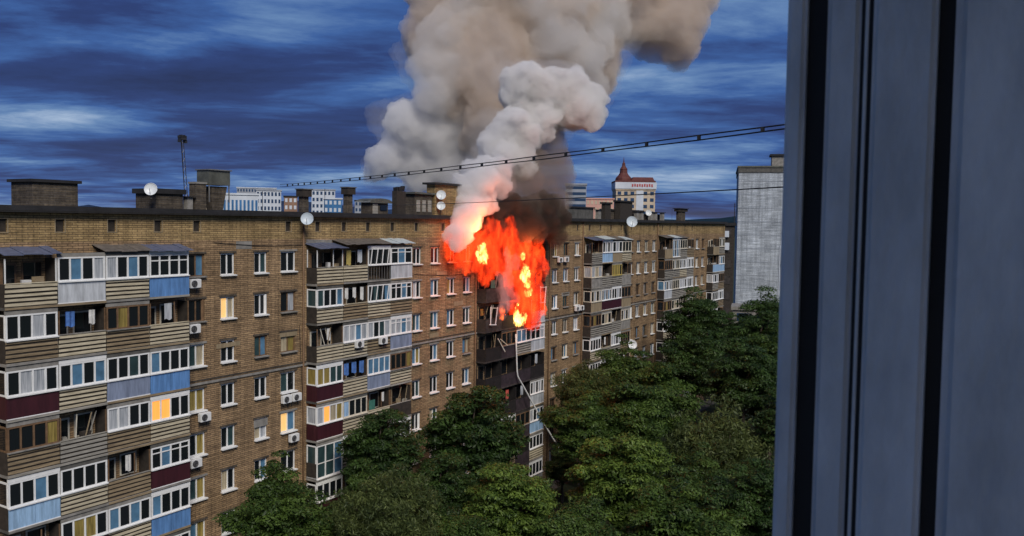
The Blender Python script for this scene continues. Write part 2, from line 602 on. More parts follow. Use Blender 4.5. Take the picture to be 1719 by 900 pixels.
def frame_mesh(w, h, n, m, bar=.075, transom=None):
    key = ('f', round(w, 2), round(h, 2), n, m, bar, transom)
    if key not in FR:
        b = MB()
        d = .035
        b.box(-w / 2, w / 2, -d, d, -h / 2, -h / 2 + bar)
        b.box(-w / 2, w / 2, -d, d, h / 2 - bar, h / 2)
        b.box(-w / 2, -w / 2 + bar, -d + .003, d - .003, -h / 2 + bar, h / 2 - bar)
        b.box(w / 2 - bar, w / 2, -d + .003, d - .003, -h / 2 + bar, h / 2 - bar)
        for i in range(1, n):
            x = -w / 2 + w * i / n
            b.box(x - bar * .55, x + bar * .55, -d + .005, d - .005, -h / 2 + bar, h / 2 - bar)
        if transom is not None:
            b.box(-w / 2 + bar, w / 2 - bar, -d + .008, d - .008, transom - .03, transom + .03)
        FR[key] = b.mesh('frame', m)
    return FR[key]


def pane_mat(r, sky=0.14):
    x = r.random()
    if x < .56: return 'glass_dark'
    if x < .70: return 'glass_teal'
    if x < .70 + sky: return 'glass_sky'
    if x < .92: return 'curtain_white'
    if x < .97: return 'curtain_cream'
    return 'curtain_yellow'


def window(cx, cz, w, h=2 * HW, n=2, fm='white_frame', panes=None, open_sash=False):
    wd = empty('window', L_(cx, .12, cz), building)
    link('frame', frame_mesh(w - .04, h - .04, n, fm), wd)
    pw = (w - .04) / n
    for i in range(n):
        pm = panes[i] if panes else pane_mat(rnd)
        x = -(w - .04) / 2 + pw * (i + .5)
        box('pane', wd, (x, .03 if i else .025, 0), (pw - .03, .012, h - .12), pm,
            (math.radians(rnd.uniform(-1.2, 1.2)), 0, math.radians(rnd.uniform(-1.5, 1.5))))
    if open_sash:       # a casement turned inwards leaves a narrow white leaf
        box('sash', wd, (w / 2 - .16, -.10, 0), (.06, .18, h - .1), fm, (0, 0, .5))
    box('sill', wd, (0, -.20, -h / 2 + .0), (w + .10, .24, .07), 'white_frame' if fm != 'brown_frame' else 'concrete',
        (math.radians(4), 0, 0))
    # brick lintel
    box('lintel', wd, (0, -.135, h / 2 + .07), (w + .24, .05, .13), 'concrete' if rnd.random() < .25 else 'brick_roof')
    return wd


SPECIAL = {  # (column index by centre, row): panes
    (37.67, 0): ('glass_dark', 'glass_dark'), (37.67, 1): ('lit_warm', 'curtain_cream'), (42.9, 3): None,
    (42.9, 4): ('lit_warm', 'glass_sky'), (40.42, 4): ('curtain_cream', 'curtain_white'), (40.42, 2): ('glass_teal', 'glass_sky'),
    (42.9, 2): ('curtain_cream', 'curtain_yellow'), (40.42, 5): ('glass_dark', 'glass_sky'), (35.25, 3): ('curtain_yellow', 'curtain_yellow'),
}
for (c, w) in WCOLS:
    for k, z in enumerate(ROWS):
        fm = 'white_frame'
        x = rnd.random()
        if c > 80 and x < .30: fm = 'brown_frame'
        elif c > 80 and x < .55: fm = 'cream_frame'
        elif x < .10: fm = 'brown_frame'
        if (c, k) in ((40.42, 2), (42.9, 2), (35.25, 0), (35.25, 1)): fm = 'brown_frame'
        elif (c, k) in SPECIAL: fm = 'white_frame'
        window(c, z, w, fm=fm, panes=SPECIAL.get((c, k)), open_sash=rnd.random() < .10)

# ---- balconies -----------------------------------------------------
P = 1.05                        # how far a balcony stands out
ZG0, ZG1, ZP0 = -0.47, 0.80, -1.62   # glazing foot, glazing head, parapet foot, from the window centre


def panes_of(code, n):
    tbl = {'d': 'glass_dark', 't': 'glass_teal', 's': 'glass_sky', 'w': 'curtain_white', 'c': 'curtain_cream', 'y': 'curtain_yellow',
           'o': 'lit_orange', 'l': 'lit_warm', 'p': 'panel_sky', 'b': 'panel_blue'}
    return [tbl[code[i % len(code)]] for i in range(n)]


PANEL = {'mar': 'panel_maroon', 'blu': 'panel_blue', 'gry': 'panel_grey_blue', 'wht': 'panel_white', 'sky': 'panel_sky',
         'tan': 'panel_tan', 'drk': 'panel_dark', 'chr': 'char', 'cgr': 'char_grey', 'con': 'concrete', 'prp': 'char_purple'}
SLATS = {'slc': 'slat_cream', 'slb': 'slat_brown', 'slg': 'slat_grey'}


def balcony(x0, x1, k, glaz, par, left=False, right=False, awn=None):
    """one bay: slab, parapet of slats or a panel, glazing or open front, balcony door behind"""
    zc = ROWS[k]
    w = x1 - x0
    cx = (x0 + x1) / 2
    b = empty('balcony', L_(cx, 0, zc), building)
    charred = par in ('chr', 'cgr', 'prp')
    slabm = 'char_grey' if charred else ('concrete' if rnd.random() < .5 else 'concrete_dark')
    box('slab', b, (0, -P / 2 - .01, ZP0 - .08), (w - .004, P + .02, .15), slabm)
    box('slab_edge', b, (0, -P - .045, ZP0 - .07), (w - .01, .05, .11), 'char_grey' if charred else rnd.choice(['slat_brown', 'concrete', 'slat_grey', 'slat_brown']))
    # partition to the next bay
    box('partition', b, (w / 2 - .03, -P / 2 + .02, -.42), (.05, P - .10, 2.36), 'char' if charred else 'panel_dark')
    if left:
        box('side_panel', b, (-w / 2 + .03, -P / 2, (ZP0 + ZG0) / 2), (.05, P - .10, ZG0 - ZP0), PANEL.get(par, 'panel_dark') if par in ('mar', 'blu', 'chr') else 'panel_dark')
    # door and window in the wall behind
    dm = 'char' if charred else ('brown_frame' if rnd.random() < .4 else 'cream_frame')
    box('balcony_door', b, (-w * .22, -.03, -.52), (.78, .06, 2.05), dm)
    box('door_pane', b, (-w * .22, -.07, -.12), (.56, .02, 1.05), 'glass_dark')
    box('inner_window', b, (w * .22, -.03, -.02), (1.05, .06, 1.25), dm)
    box('inner_pane', b, (w * .22, -.07, -.02), (.9, .02, 1.08), 'glass_dark')
    # parapet
    hp = ZG0 - ZP0
    if par in SLATS:
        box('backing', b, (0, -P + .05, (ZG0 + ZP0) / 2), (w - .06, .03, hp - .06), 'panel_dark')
        ns = 5
        st = hp / ns
        for i in range(ns):
            box('slat', b, (rnd.uniform(-.015, .015), -P + rnd.uniform(-.008, .012), ZP0 + st * (i + .5)), (w - .05, .035, st * rnd.uniform(.52, .64)),
                SLATS[par], (math.radians(rnd.uniform(-5, 5)), math.radians(rnd.uniform(-.5, .5)), 0))
    elif par == 'bars':
        box('rail', b, (0, -P + .02, ZG0 - .04), (w - .04, .06, .07), 'metal_grey')
        for i in range(9):
            box('baluster', b, (-w / 2 + .1 + (w - .2) * i / 8, -P + .02, (ZG0 + ZP0) / 2 - .03), (.03, .03, hp - .06), 'metal_grey')
    elif par != 'full':
        pm = PANEL[par]
        nn = 2 if par in ('blu', 'sky') else 1
        for i in range(nn):
            ww = (w - .03) / nn
            box('parapet', b, (-w / 2 + .015 + ww * (i + .5), -P + .0, (ZG0 + ZP0) / 2 + .0), (ww - .02, .05, hp + .02), pm,
                (math.radians(rnd.uniform(-.8, .8)), 0, 0))
        if par in ('wht', 'sky', 'gry', 'mar'):
            box('parapet_trim', b, (0, -P - .01, ZP0 + .02), (w - .02, .06, .05), 'white_frame')
    # front
    typ = glaz[0]
    if typ in 'WBCY':
        n = int(glaz[1])
        fm = {'W': 'white_frame', 'B': 'brown_frame', 'C': 'cream_frame', 'Y': 'ochre_frame'}[typ]
        full = par == 'full'
        z0, z1 = (ZP0 + .03 if full else ZG0), ZG1
        h = z1 - z0
        tr = None
        code = glaz[2:] or 'd'
        if 'T' in code:
            tr, code = h * .22, code.replace('T', '')
        if full:
            tr = -h / 2 + 1.1
        tilt = 0
        if 'X' in code:
            tilt, code = 1, code.replace('X', '')
        code = code or 'd'
        f = link('frame', frame_mesh(w - .06, h, 1 if tilt else n, fm, .085, tr), b, (0, -P + .02, (z0 + z1) / 2))
        pw = (w - .06) / n
        for i, pm in enumerate(panes_of(code, n)):
            box('pane', b, (-(w - .06) / 2 + pw * (i + .5), -P + .035 + .003 * (i % 2), (z0 + z1) / 2), (pw - .04, .012, h - .14), pm,
                (math.radians(rnd.uniform(-1, 1)), 0, math.radians(rnd.uniform(-1.5, 1.5))))
            if tilt:
                box('leaning_sash', b, (-(w - .06) / 2 + pw * (i + .5), -P - .04, (z0 + z1) / 2), (.07, .04, h - .1), fm, (0, math.radians(rnd.uniform(7, 11)), 0))
        box('ledge', b, (0, -P - .03, z0 - .02), (w - .02, .16, .06), fm if fm != 'brown_frame' else 'concrete')
        if left:
            link('side_frame', frame_mesh(P - .12, h, 1, fm, .085), b, (-w / 2 + .04, -P / 2, (z0 + z1) / 2), (0, 0, math.pi / 2))
            box('side_pane', b, (-w / 2 + .055, -P / 2, (z0 + z1) / 2), (.012, P - .2, h - .14), panes_of(code, 1)[0])
        box('header', b, (0, -P + .03, (ZG1 + 1.0) / 2 + .005), (w - .012, .07, .19), 'white_frame' if fm == 'white_frame' and rnd.random() < .35 else slabm)
    else:                                            # open front: posts, rail, clutter
        pm = 'char' if charred else ('white_frame' if 'p' in glaz else 'brown_frame')
        for s in (-1, 1):
            box('post', b, (s * (w / 2 - .06), -P + .03, .16), (.055, .055, 1.26), pm)
        if 'm' in glaz:
            box('post', b, (w * .12, -P + .03, .16), (.05, .05, 1.26), pm)
        if 'j' in glaz:
            for i in range(3):
                box('loose_timber', b, (rnd.uniform(-w * .3, w * .3), -P + .1 + .1 * i, .1), (.06, .03, 1.4), rnd.choice(['slat_brown', 'slat_grey', 'cream_frame']),
                    (0, math.radians(rnd.uniform(-28, 28)), 0))
        box('hand_rail', b, (0, -P + .01, ZG0 + .02), (w - .03, .09, .05), 'char' if charred else rnd.choice(['slat_cream', 'concrete', 'slat_grey']))
        if left:
            box('post', b, (-w / 2 + .05, -.08, .16), (.05, .05, 1.26), pm)
        cl = [c for c in glaz if c in 'uvrygz']
        for i, c in enumerate(cl):
            cm = {'u': 'cloth_blue', 'v': 'cloth_white', 'r': 'cloth_red', 'y': 'ochre_frame', 'g': 'panel_green', 'z': 'panel_white'}[c]
            xx = -w / 2 + w * (i + .6) / (len(cl) + .2)
            hh = {'g': .8, 'z': .95, 'y': 1.1}.get(c, rnd.uniform(.7, 1.0))
            cloth = MB()
            nx = 7
            ww = {'v': .34, 'g': .7}.get(c, .5)
            for q in range(nx):
                t0, t1 = q / nx, (q + 1) / nx
                d0, d1 = .05 * math.sin(q * 1.7), .05 * math.sin((q + 1) * 1.7)
                if c in 'yzg':
                    d0 = d1 = 0
                cloth.quad((ww * (t0 - .5), d0, -hh / 2 + .05 * math.sin(q)), (ww * (t1 - .5), d1, -hh / 2 + .05 * math.sin(q + 1)), (ww * (t1 - .5), d1, hh / 2), (ww * (t0 - .5), d0, hh / 2))
            link('hung_board' if c in 'yzg' else 'laundry', cloth.mesh('cloth', cm), b, (xx, -P + .16, .72 - hh / 2 if c not in 'g' else -.1))
        if not charred and not cl:
            for i in range(2):
                box('stored_box', b, (rnd.uniform(-w * .35, w * .35), -P + .35, ZG0 + rnd.uniform(-.1, .15)), (rnd.uniform(.2, .5), .3, rnd.uniform(.2, .5)),
                    rnd.choice(['slat_brown', 'panel_tan', 'cloth_white', 'panel_dark', 'slat_grey']), (0, 0, rnd.uniform(-.4, .4)))
    if right:
        box('side_panel', b, (w / 2 + .0, -P / 2, (ZP0 + ZG0) / 2), (.05, P - .04, hp), 'panel_dark' if par not in ('mar', 'blu', 'wht', 'gry') else PANEL[par])
        if typ in 'WBCY':
            box('side_pane', b, (w / 2 + .0, -P / 2, (ZG0 + ZG1) / 2), (.02, P - .1, 1.1), 'glass_dark')
    if awn:
        am, dz, ov = awn
        a = MB()
        nx = 6
        for q in range(nx):
            xa, xb = -w / 2 - .12 + (w + .24) * q / nx, -w / 2 - .12 + (w + .24) * (q + 1) / nx
            j = rnd.uniform(-.03, .03)
            a.frustum(xa, xb, -P - ov, 0, 1.02 + dz + j, xa, xb, -P - ov, 0, 1.05 + dz + j)
        me = a.mesh('awning', am)
        co = [list(v.co) for v in me.vertices]
        for v in me.vertices:
            t = -v.co.y / (P + ov)
            v.co.z -= .34 * t
            v.co.z += .30
        link('awning', me, b)
    return b


L_TABLE = [  # rows from the top, bays from the far end
    [('Op', 'slc'), ('W4dsdw', 'wht'), ('W4wdsd', 'slc'), ('W4dTd', 'blu')],
    [('W4ddwd', 'slb'), ('Ouv', 'slc'), ('B4dydd', 'slb'), ('Omz', 'slc')],
    [('W4dwwd', 'mar'), ('W4dsds', 'slc'), ('W4ddtd', 'gry'), ('W4sddd', 'blu')],
    [('B4dddy', 'slb'), ('Oj', 'slg'), ('W4wwdd', 'slb'), ('W4ooddd', 'slc')],
    [('W4ddsd', 'sky'), ('W4dddd', 'slc'), ('Omv', 'slb'), ('W4Tdsd', 'mar')],
    [('Om', 'slb'), ('W4dyyd', 'mar'), ('W4sdsd', 'slc'), ('W4sddd', 'blu')],
    [('W4dddd', 'slc'), ('W4ddwd', 'slb'), ('B4dddd', 'slb'), ('W4dddd', 'mar')],
    [('W4dddd', 'slc'), ('Om', 'slb'), ('W4dddd', 'wht'), ('W4dddd', 'slc')],
    [('W4dddd', 'con'), ('W4ddwd', 'con'), ('B4dddd', 'con'), ('W4dddd', 'con')]]
A_TABLE = [
    [('Opm', 'slc'), ('Oyz', 'slc'), ('W4Xdddd', 'bars'), ('W3Tdsd', 'wht')],
    [('W4tdds', 'slc'), ('Ovvv', 'slb'), ('W4Xdtds', 'slc'), ('W4Tdds', 'slb')],
    [('B4djdd', 'slc') if False else ('Ojv', 'slc'), ('W4wwsw', 'slc'), ('W4wdtw', 'slb'), ('W4Twws', 'gry')],
    [('W4yytt', 'mar'), ('Ouuu', 'slc'), ('W4ssss', 'gry'), ('B4rddy'.replace('r', 'd'), 'slc')],
    [('W4wocy', 'mar'), ('C4pddd', 'slc'), ('Omgv', 'slc'), ('Oj', 'drk')],
    [('W3tts', 'full'), ('W4dddd', 'slc'), ('W4dwdw', 'slc'), ('W4wdwd', 'tan')],
    [('W4dddd', 'mar'), ('Om', 'slb'), ('W4dddd', 'slc'), ('W4dddd', 'slb')],
    [('W4dddd', 'slc'), ('B4dddd', 'slb'), ('W4dddd', 'blu'), ('Om', 'slb')],
    [('W4dddd', 'con'), ('W4dddd', 'con'), ('B4dddd', 'con'), ('W4dddd', 'con')]]
B_TABLE = [
    [('O', 'chr'), ('O', 'chr'), ('O', 'chr'), ('O', 'cgr')],
    [('Ogj', 'cgr'), ('Orj', 'chr'), ('Oj', 'chr'), ('Oj', 'cgr')],
    [('Opmj', 'cgr'), ('Or', 'chr'), ('O', 'chr'), ('Opj', 'wht')],
    [('Oj', 'chr'), ('B3ddd', 'prp'), ('W3sst', 'slg'), ('W3Tddw', 'wht')],
    [('O', 'chr'), ('O', 'prp'), ('O', 'prp'), ('Oz', 'chr')],
    [('Ov', 'cgr'), ('Or', 'chr'), ('Oz', 'prp'), ('W5dwdwd', 'wht')],
    [('W4dddd', 'tan'), ('W4wdwd', 'tan'), ('B3ddd', 'prp'), ('W4wdsd', 'sky')],
    [('W4dddd', 'slb'), ('Om', 'slb'), ('O', 'prp'), ('W4dddd', 'slc')],
    [('W4dddd', 'con'), ('W4dddd', 'con'), ('B4dddd', 'con'), ('W4dddd', 'con')]]
C_TABLE = [
    [('Om', 'slg'), ('W4dwdw', 'sky'), ('W3dwd', 'tan'), ('C3ddd', 'slc')],
    [('C3wcw', 'con'), ('O', 'slg'), ('Y4yyyd', 'slg'), ('Om', 'con')],
    [('C4dwdw', 'tan'), ('W5dsdsd', 'mar'), ('W4ddwd', 'mar'), ('B3ddd', 'tan')],
    [('B4dydd', 'slg'), ('C3dcd', 'slg'), ('Oj', 'slg'), ('C4dwdw', 'con')],
    [('W4dddd', 'slc'), ('Omv', 'slg'), ('W4wwdw', 'slg'), ('B4dddd', 'slb')],
    [('W4dddd', 'slc'), ('W4dwdw', 'slb'), ('W4wddw', 'slb'), ('Omv', 'slb')],
    [('W4dddd', 'slc'), ('Om', 'slb'), ('W4dddd', 'mar'), ('W4dddd', 'slb')],
    [('W4dddd', 'slc'), ('B4dddd', 'slb'), ('W4dddd', 'slc'), ('Om', 'slb')],
    [('W4dddd', 'con'), ('W4dddd', 'con'), ('B4dddd', 'con'), ('W4dddd', 'con')]]
D_TABLE = [
    [('Om', 'tan'), ('W4sdsd', 'full'), ('C3ddd', 'slg'), ('Om', 'slb')],
    [('B4dddd', 'slg'), ('C4dwdd', 'slg'), ('W4dwdw', 'slc'), ('W4wdwd', 'slg')],
    [('W4sdwd', 'wht'), ('C4dddd', 'slg'), ('W4wwwd', 'slg'), ('W4wddw', 'slb')]] + C_TABLE[3:]
E_TABLE = [[('Om', 'tan'), ('C3dwd', 'slg')], [('Om', 'sky'), ('W3wsd', 'sky')], [('W3wdw', 'slg'), ('B3ddd', 'slb')],
           [('W3ddd', 'slg'), ('W3wdw', 'slb')]] + [[('W3ddd', 'slc'), ('Om', 'slb')]] * 5


def block(x0, pitch, table, awn):
    for k, row in enumerate(table):
        for i, (g, p_) in enumerate(row):
            balcony(x0 + pitch * i, x0 + pitch * (i + 1), k, g, p_, left=(i == 0), right=(i == len(row) - 1),
                    awn=awn[i] if k == 0 and awn else None)


block(23.1, 2.70, L_TABLE, [('awning_slate', 0, .25), None, ('awning_brown', .05, .2), ('awning_slate', .0, .30)])
block(44.6, 2.70, A_TABLE, [('awning_slate', -.08, .45), ('awning_brown', .16, .45), ('awning_brown', .16, .25), ('awning_white', .16, .25)])
block(66.4, 2.79, B_TABLE, None)
block(88.3, 2.78, C_TABLE, [('awning_slate', .0, .35), ('awning_white', .1, .35), ('awning_brown', .05, .2), ('awning_white', .0, .2)])
block(110.7, 2.85, D_TABLE, [('awning_brown', .1, .2), ('awning_white', .1, .25), ('awning_brown', .05, .2), None])
block(131.0, 2.8, E_TABLE, None)

# ---- roof structures (parts of the roof) ---------------------------
YR = 0.35


def roof_box(name, x0, x1, y0, y1, z1, m, cap=None, capm='bitumen', capo=.15, z0=28.12):
    b = MB()
    b.box(x0 - X0, x1 - X0, y0, y1, z0, z1)
    o = link(name, b.mesh(name, m), building)
    if cap:
        c = MB()
        c.box(x0 - X0 - capo, x1 - X0 + capo, y0 - capo, y1 + capo, z1 + .003, z1 + cap)
        link('cap', c.mesh('cap', capm), o)
    return o


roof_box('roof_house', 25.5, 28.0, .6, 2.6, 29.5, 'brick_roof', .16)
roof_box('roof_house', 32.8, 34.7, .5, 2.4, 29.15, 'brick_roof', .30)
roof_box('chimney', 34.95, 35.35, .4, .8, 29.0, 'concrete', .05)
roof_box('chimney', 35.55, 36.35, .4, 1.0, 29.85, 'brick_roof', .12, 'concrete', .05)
# metal hood on a tapering brick shaft
hb = MB()
hb.frustum(36.95 - X0, 37.75 - X0, .55, 1.05, 28.12, 36.75 - X0, 37.98 - X0, .40, 1.30, 29.75)
o = link('vent_shaft', hb.mesh('vent_shaft', 'brick_roof'), building)
hb = MB()
hb.box(36.45 - X0, 38.10 - X0, .25, 1.40, 29.83, 30.74)
link('metal_hood', hb.mesh('metal_hood', 'zinc'), o)
for x in (36.5, 38.05):
    box('hood_leg', o, (x - X0, .3, 29.3), (.06, .06, 1.1), 'metal_grey')
hb = MB()
hb.box(36.38 - X0, 38.18 - X0, .15, 1.5, 30.743, 30.81)
link('cap', hb.mesh('cap', 'metal_grey'), o)
for (a, z) in ((44.85, 29.40), (49.50, 29.72)):
    o = roof_box('chimney', a, a + .62, .62, 1.0, z - .05, 'brick_roof')
    hb = MB()
    hb.box(a - .14 - X0, a + .78 - X0, .46, 1.1, z - .047, z + .45)
    link('cap', hb.mesh('cap', 'panel_dark'), o)
    hb = MB()
    hb.box(a - .2 - X0, a + .84 - X0, .40, 1.16, z + .453, z + .52)
    link('cap', hb.mesh('cap', 'concrete_dark'), o)
# vaulted roof shed
hb = MB()
hb.box(52.2 - X0, 54.3 - X0, .6, 1.6, 28.12, 29.15)
o = link('roof_house', hb.mesh('roof_house', 'brick_roof'), building)
hb = MB()
for i in range(8):
    a0, a1 = math.pi * i / 8, math.pi * (i + 1) / 8
    f = lambda a: (53.25 - X0 - 1.35 * math.cos(a), 29.18 + .30 * math.sin(a))
    (xa, za), (xb, zb) = f(a0), f(a1)
    hb.quad((xa, .4, za), (xb, .4, zb), (xb, 1.9, zb), (xa, 1.9, za))
    hb.quad((xa, .4, 29.1), (xb, .4, 29.1), (xb, .4, zb), (xa, .4, za))
link('vault', hb.mesh('vault', 'zinc'), o)
box('shed_door', o, (52.7 - X0, .57, 28.62), (.6, .06, .9), 'slat_grey')
box('shed_window', o, (53.7 - X0, .57, 28.75), (.8, .06, .45), 'glass_dark')
# dark chimney with a ragged top
o = roof_box('chimney', 55.3, 56.45, .5, 1.0, 30.15, 'panel_dark')
for i in range(4):
    box('pot', o, (55.45 - X0 + .29 * i, .75, 30.15 + .17 + rnd.uniform(-.08, .1)), (.13, .4, .4), 'bitumen', (0, rnd.uniform(-.3, .3), 0))
# lift house with a taller tower end
o = roof_box('lift_house', 57.9, 60.4, .7, 1.7, 30.0, 'brick_roof', .16, 'zinc', .22)
for i in range(3):
    box('louvre', o, (58.35 - X0 + .8 * i, .67, 29.0), (.45, .06, 1.0), 'slat_grey')
o = roof_box('lift_house', 60.5, 63.9, .5, 1.4, 30.9, 'brick_attic', .18, 'bitumen', .28)
box('pilaster', o, (63.7 - X0, .47, 29.5), (.22, .07, 2.7), 'panel_tan')
# right of the fire
roof_box('lift_house', 85.5, 92.0, .7, 1.9, 29.45, 'concrete_dark', .16)
roof_box('chimney', 94.8, 96.4, .5, 1.0, 30.1, 'panel_dark', .2)
roof_box('roof_house', 97.6, 108.5, 1.4, 2.4, 29.35, 'brick_roof', .2)
roof_box('lift_house', 99.2, 102.9, .5, 1.3, 30.45, 'panel_dark', .2)
for a in (93.2, 104.6, 106.2, 109.4, 111.0, 113.6):
    roof_box('chimney', a, a + .7, .6, 1.0, 29.3, 'concrete', .08)
roof_box('roof_house', 109.9, 115.5, 1.5, 2.6, 28.95, 'brick_roof', .16)
roof_box('chimney', 119.9, 122.6, .6, 1.0, 29.6, 'brick_roof')
roof_box('chimney', 119.4, 123.2, .45, 1.15, 30.0, 'panel_dark', .1, z0=29.606)


def aerial(x, y, h, label, n=5):
    m = MB()
    m.tube([(0, 0, 0), (0, 0, h)], .02, 5)
    for i in range(n):
        l = .32 - .03 * i
        m.tube([(-l, -.1 * i, h - .15), (l, -.1 * i, h - .15)], .009, 4)
    m.tube([(0, .1, h - .15), (0, -.1 * n, h - .15)], .012, 4)
    tag(link('tv_aerial', m.mesh('tv_aerial', 'metal_dark'), None, (x, y, 28.12), (0, 0, rnd.uniform(-.8, .8))), label, 'aerial', 'television aerials on the roof')


aerial(41.5, 1.0, 1.5, 'thin television aerial on the bare roof between the hood and first capped chimney')
aerial(47.3, .8, 1.9, 'thin television aerial between the two capped chimneys')
aerial(93.9, .5, 2.1, 'thin television aerial beside the dark lift house beyond the smoke')
aerial(117.2, .6, 1.9, 'thin television aerial at the far end of the roof')
# ------------------------------------------------------------------ roof mast and cables
def mast():
    r = empty('lattice_mast', (35.3, 1.0, 28.12))
    tag(r, 'thin dark lattice antenna mast rising from the roof beside the metal hood', 'mast')
    m = MB()
    for (dx, dy) in ((-.09, 0), (.09, 0), (0, .14)):
        m.tube([(dx * 1.3 + .10, dy, 0), (dx * .7 - .22, dy, 4.4)], .022, 6)
    link('legs', m.mesh('mast_legs', 'metal_dark'), r)
    m = MB()
    for i in range(16):
        t0, t1 = i / 16, (i + 1) / 16
        s = -1 if i % 2 else 1
        f = lambda t, s: (.10 - .32 * t + s * (.117 - .054 * t), 0, 4.4 * t)
        m.tube([f(t0, s), f(t1, -s)], .013, 5)
    link('lattice', m.mesh('mast_lattice', 'metal_grey'), r)
    m = MB()
    m.box(-.44, -.02, -.15, .15, 4.40, 4.52)
    for i in range(5):
        m.box(-.46 + .1 * i, -.42 + .1 * i, -.16, .16, 4.52, 4.66 + .05 * (i % 2))
    m.box(-.50, -.34, -.1, .1, 4.25, 4.40)
    m.box(-.10, .06, -.1, .1, 4.22, 4.40)
    link('antenna_head', m.mesh('antenna_head', 'metal_dark'), r)


mast()


def cable(name, a, b, sag, r, label, twist=False, n=60):
    a, b = Vector(a), Vector(b)
    pts = []
    for i in range(n + 1):
        t = i / n
        p = a.lerp(b, t)
        p.z -= sag * 4 * t * (1 - t)
        pts.append(p)
    m = MB()
    if not twist:
        m.tube(pts, r, 6)
        return tag(link(name, m.mesh(name, 'cable', smooth=True)), label, 'cable')
    root = empty(name, tuple(a))
    tag(root, label, 'cable')
    for s in (0, 1):
        m = MB()
        m.tube([p - a + Vector((0, 0, (.028 + .0035 * math.sin(i * .9)) * (1 if s else -1) * (1 + (p - Vector((0, -44.3, 27.8))).length * .028))) for i, p in enumerate(pts)], r, 6)
        link('strand', m.mesh('strand', 'cable', smooth=True), root)
    m = MB()
    for i in range(3, n, 2):
        p = pts[i] - a
        h = .03 * (1 + (pts[i] - Vector((0, -44.3, 27.8))).length * .028)
        m.box(p.x - .03, p.x + .03, p.y - .03, p.y + .03, p.z - h, p.z + h)
    link('spacer', m.mesh('spacer', 'cable'), root)
    return root


# from the roof of the long block towards the house the picture is taken from
P0, P1 = Vector((42.95, .85, 30.04)), Vector((15.34, -40.46, 29.525))
E1 = P0 + (P1 - P0) * 1.12
cable('overhead_cable', P0, E1, .13, .014, 'doubled black overhead cable with spacers crossing in front of the smoke', True)
P0, P1 = Vector((52.6, .9, 28.9)), Vector((15.3, -40.5, 28.465))
cable('overhead_cable', P0, P0 + (P1 - P0) * 1.12, .09, .012, 'thin single overhead cable crossing low above the roof and grey tower')

# ------------------------------------------------------------------ air conditioners and dishes hung on the block
def make_ac():
    b = bmesh.new()
    bmesh.ops.create_cube(b, size=1)
    bmesh.ops.scale(b, vec=(.80, .30, .55), verts=b.verts)
    bmesh.ops.bevel(b, geom=b.edges[:], offset=.03, segments=2, affect='EDGES')
    body = bpy.data.meshes.new('ac_body')
    b.to_mesh(body)
    b.free()
    body.materials.append(MATS['ac_white'])
    m = MB()
    m.tube([(-.12, -.165, 0), (-.12, -.13, 0)], .215, 20)
    fan = m.mesh('fan', 'ac_dark')
    m = MB()
    for r in (.08, .14, .20):
        pts = [(-.12 + r * math.cos(2 * math.pi * i / 18), -.172, r * math.sin(2 * math.pi * i / 18)) for i in range(19)]
        m.tube(pts, .009, 4)
    grille = m.mesh('fan_grille', 'metal_grey')
    m = MB()
    for x in (-.28, .28):
        m.box(x - .02, x + .02, -.14, .20, -.32, -.285)
        m.box(x - .02, x + .02, .17, .20, -.60, -.32)
    br = m.mesh('bracket', 'metal_dark')
    return body, fan, grille, br


AC = make_ac()


def ac(x, y, z, label, rz=0.0):
    r = empty('air_conditioner', (x, y, z), None, rz)
    tag(r, label, 'air conditioner', 'air conditioner units on the brick facade')
    for n, d in zip(('body', 'fan', 'fan_grille', 'bracket'), AC):
        link(n, d, r)


ac(34.85, -.35, 23.72, 'white air conditioner between blue balcony panel and top row window')
ac(34.80, -.35, 20.95, 'white air conditioner beside the slatted balcony of the second row')
ac(35.55, -.35, 15.35, 'white air conditioner under the yellow curtained window beside orange lit balcony')
ac(34.85, -.35, 12.60, 'white air conditioner beside the dark maroon balcony at the near end')
ac(42.45, -.30, 15.30, 'first of two side by side air conditioners under one window')
ac(43.38, -.30, 15.30, 'second of two side by side air conditioners, nearer the maroon balcony')
ac(43.15, -.30, 12.45, 'white air conditioner below the warmly lit window near maroon balconies')
ac(48.85, -1.25, 18.50, 'white air conditioner on slatted balcony under bright white curtained glazing')
ac(51.6, -1.25, 18.45, 'white air conditioner on slatted balcony beside the grey blue panel')
ac(82.1, -.30, 23.75, 'air conditioner under a top row window just past the black smoke')
ac(83.5, -.30, 23.75, 'air conditioner closest to the awning balconies beyond the fire')
ac(86.3, -.30, 18.15, 'air conditioner under a third row window beyond the fire')
ac(87.4, -.30, 18.15, 'air conditioner tight against the balconies beyond the fire')


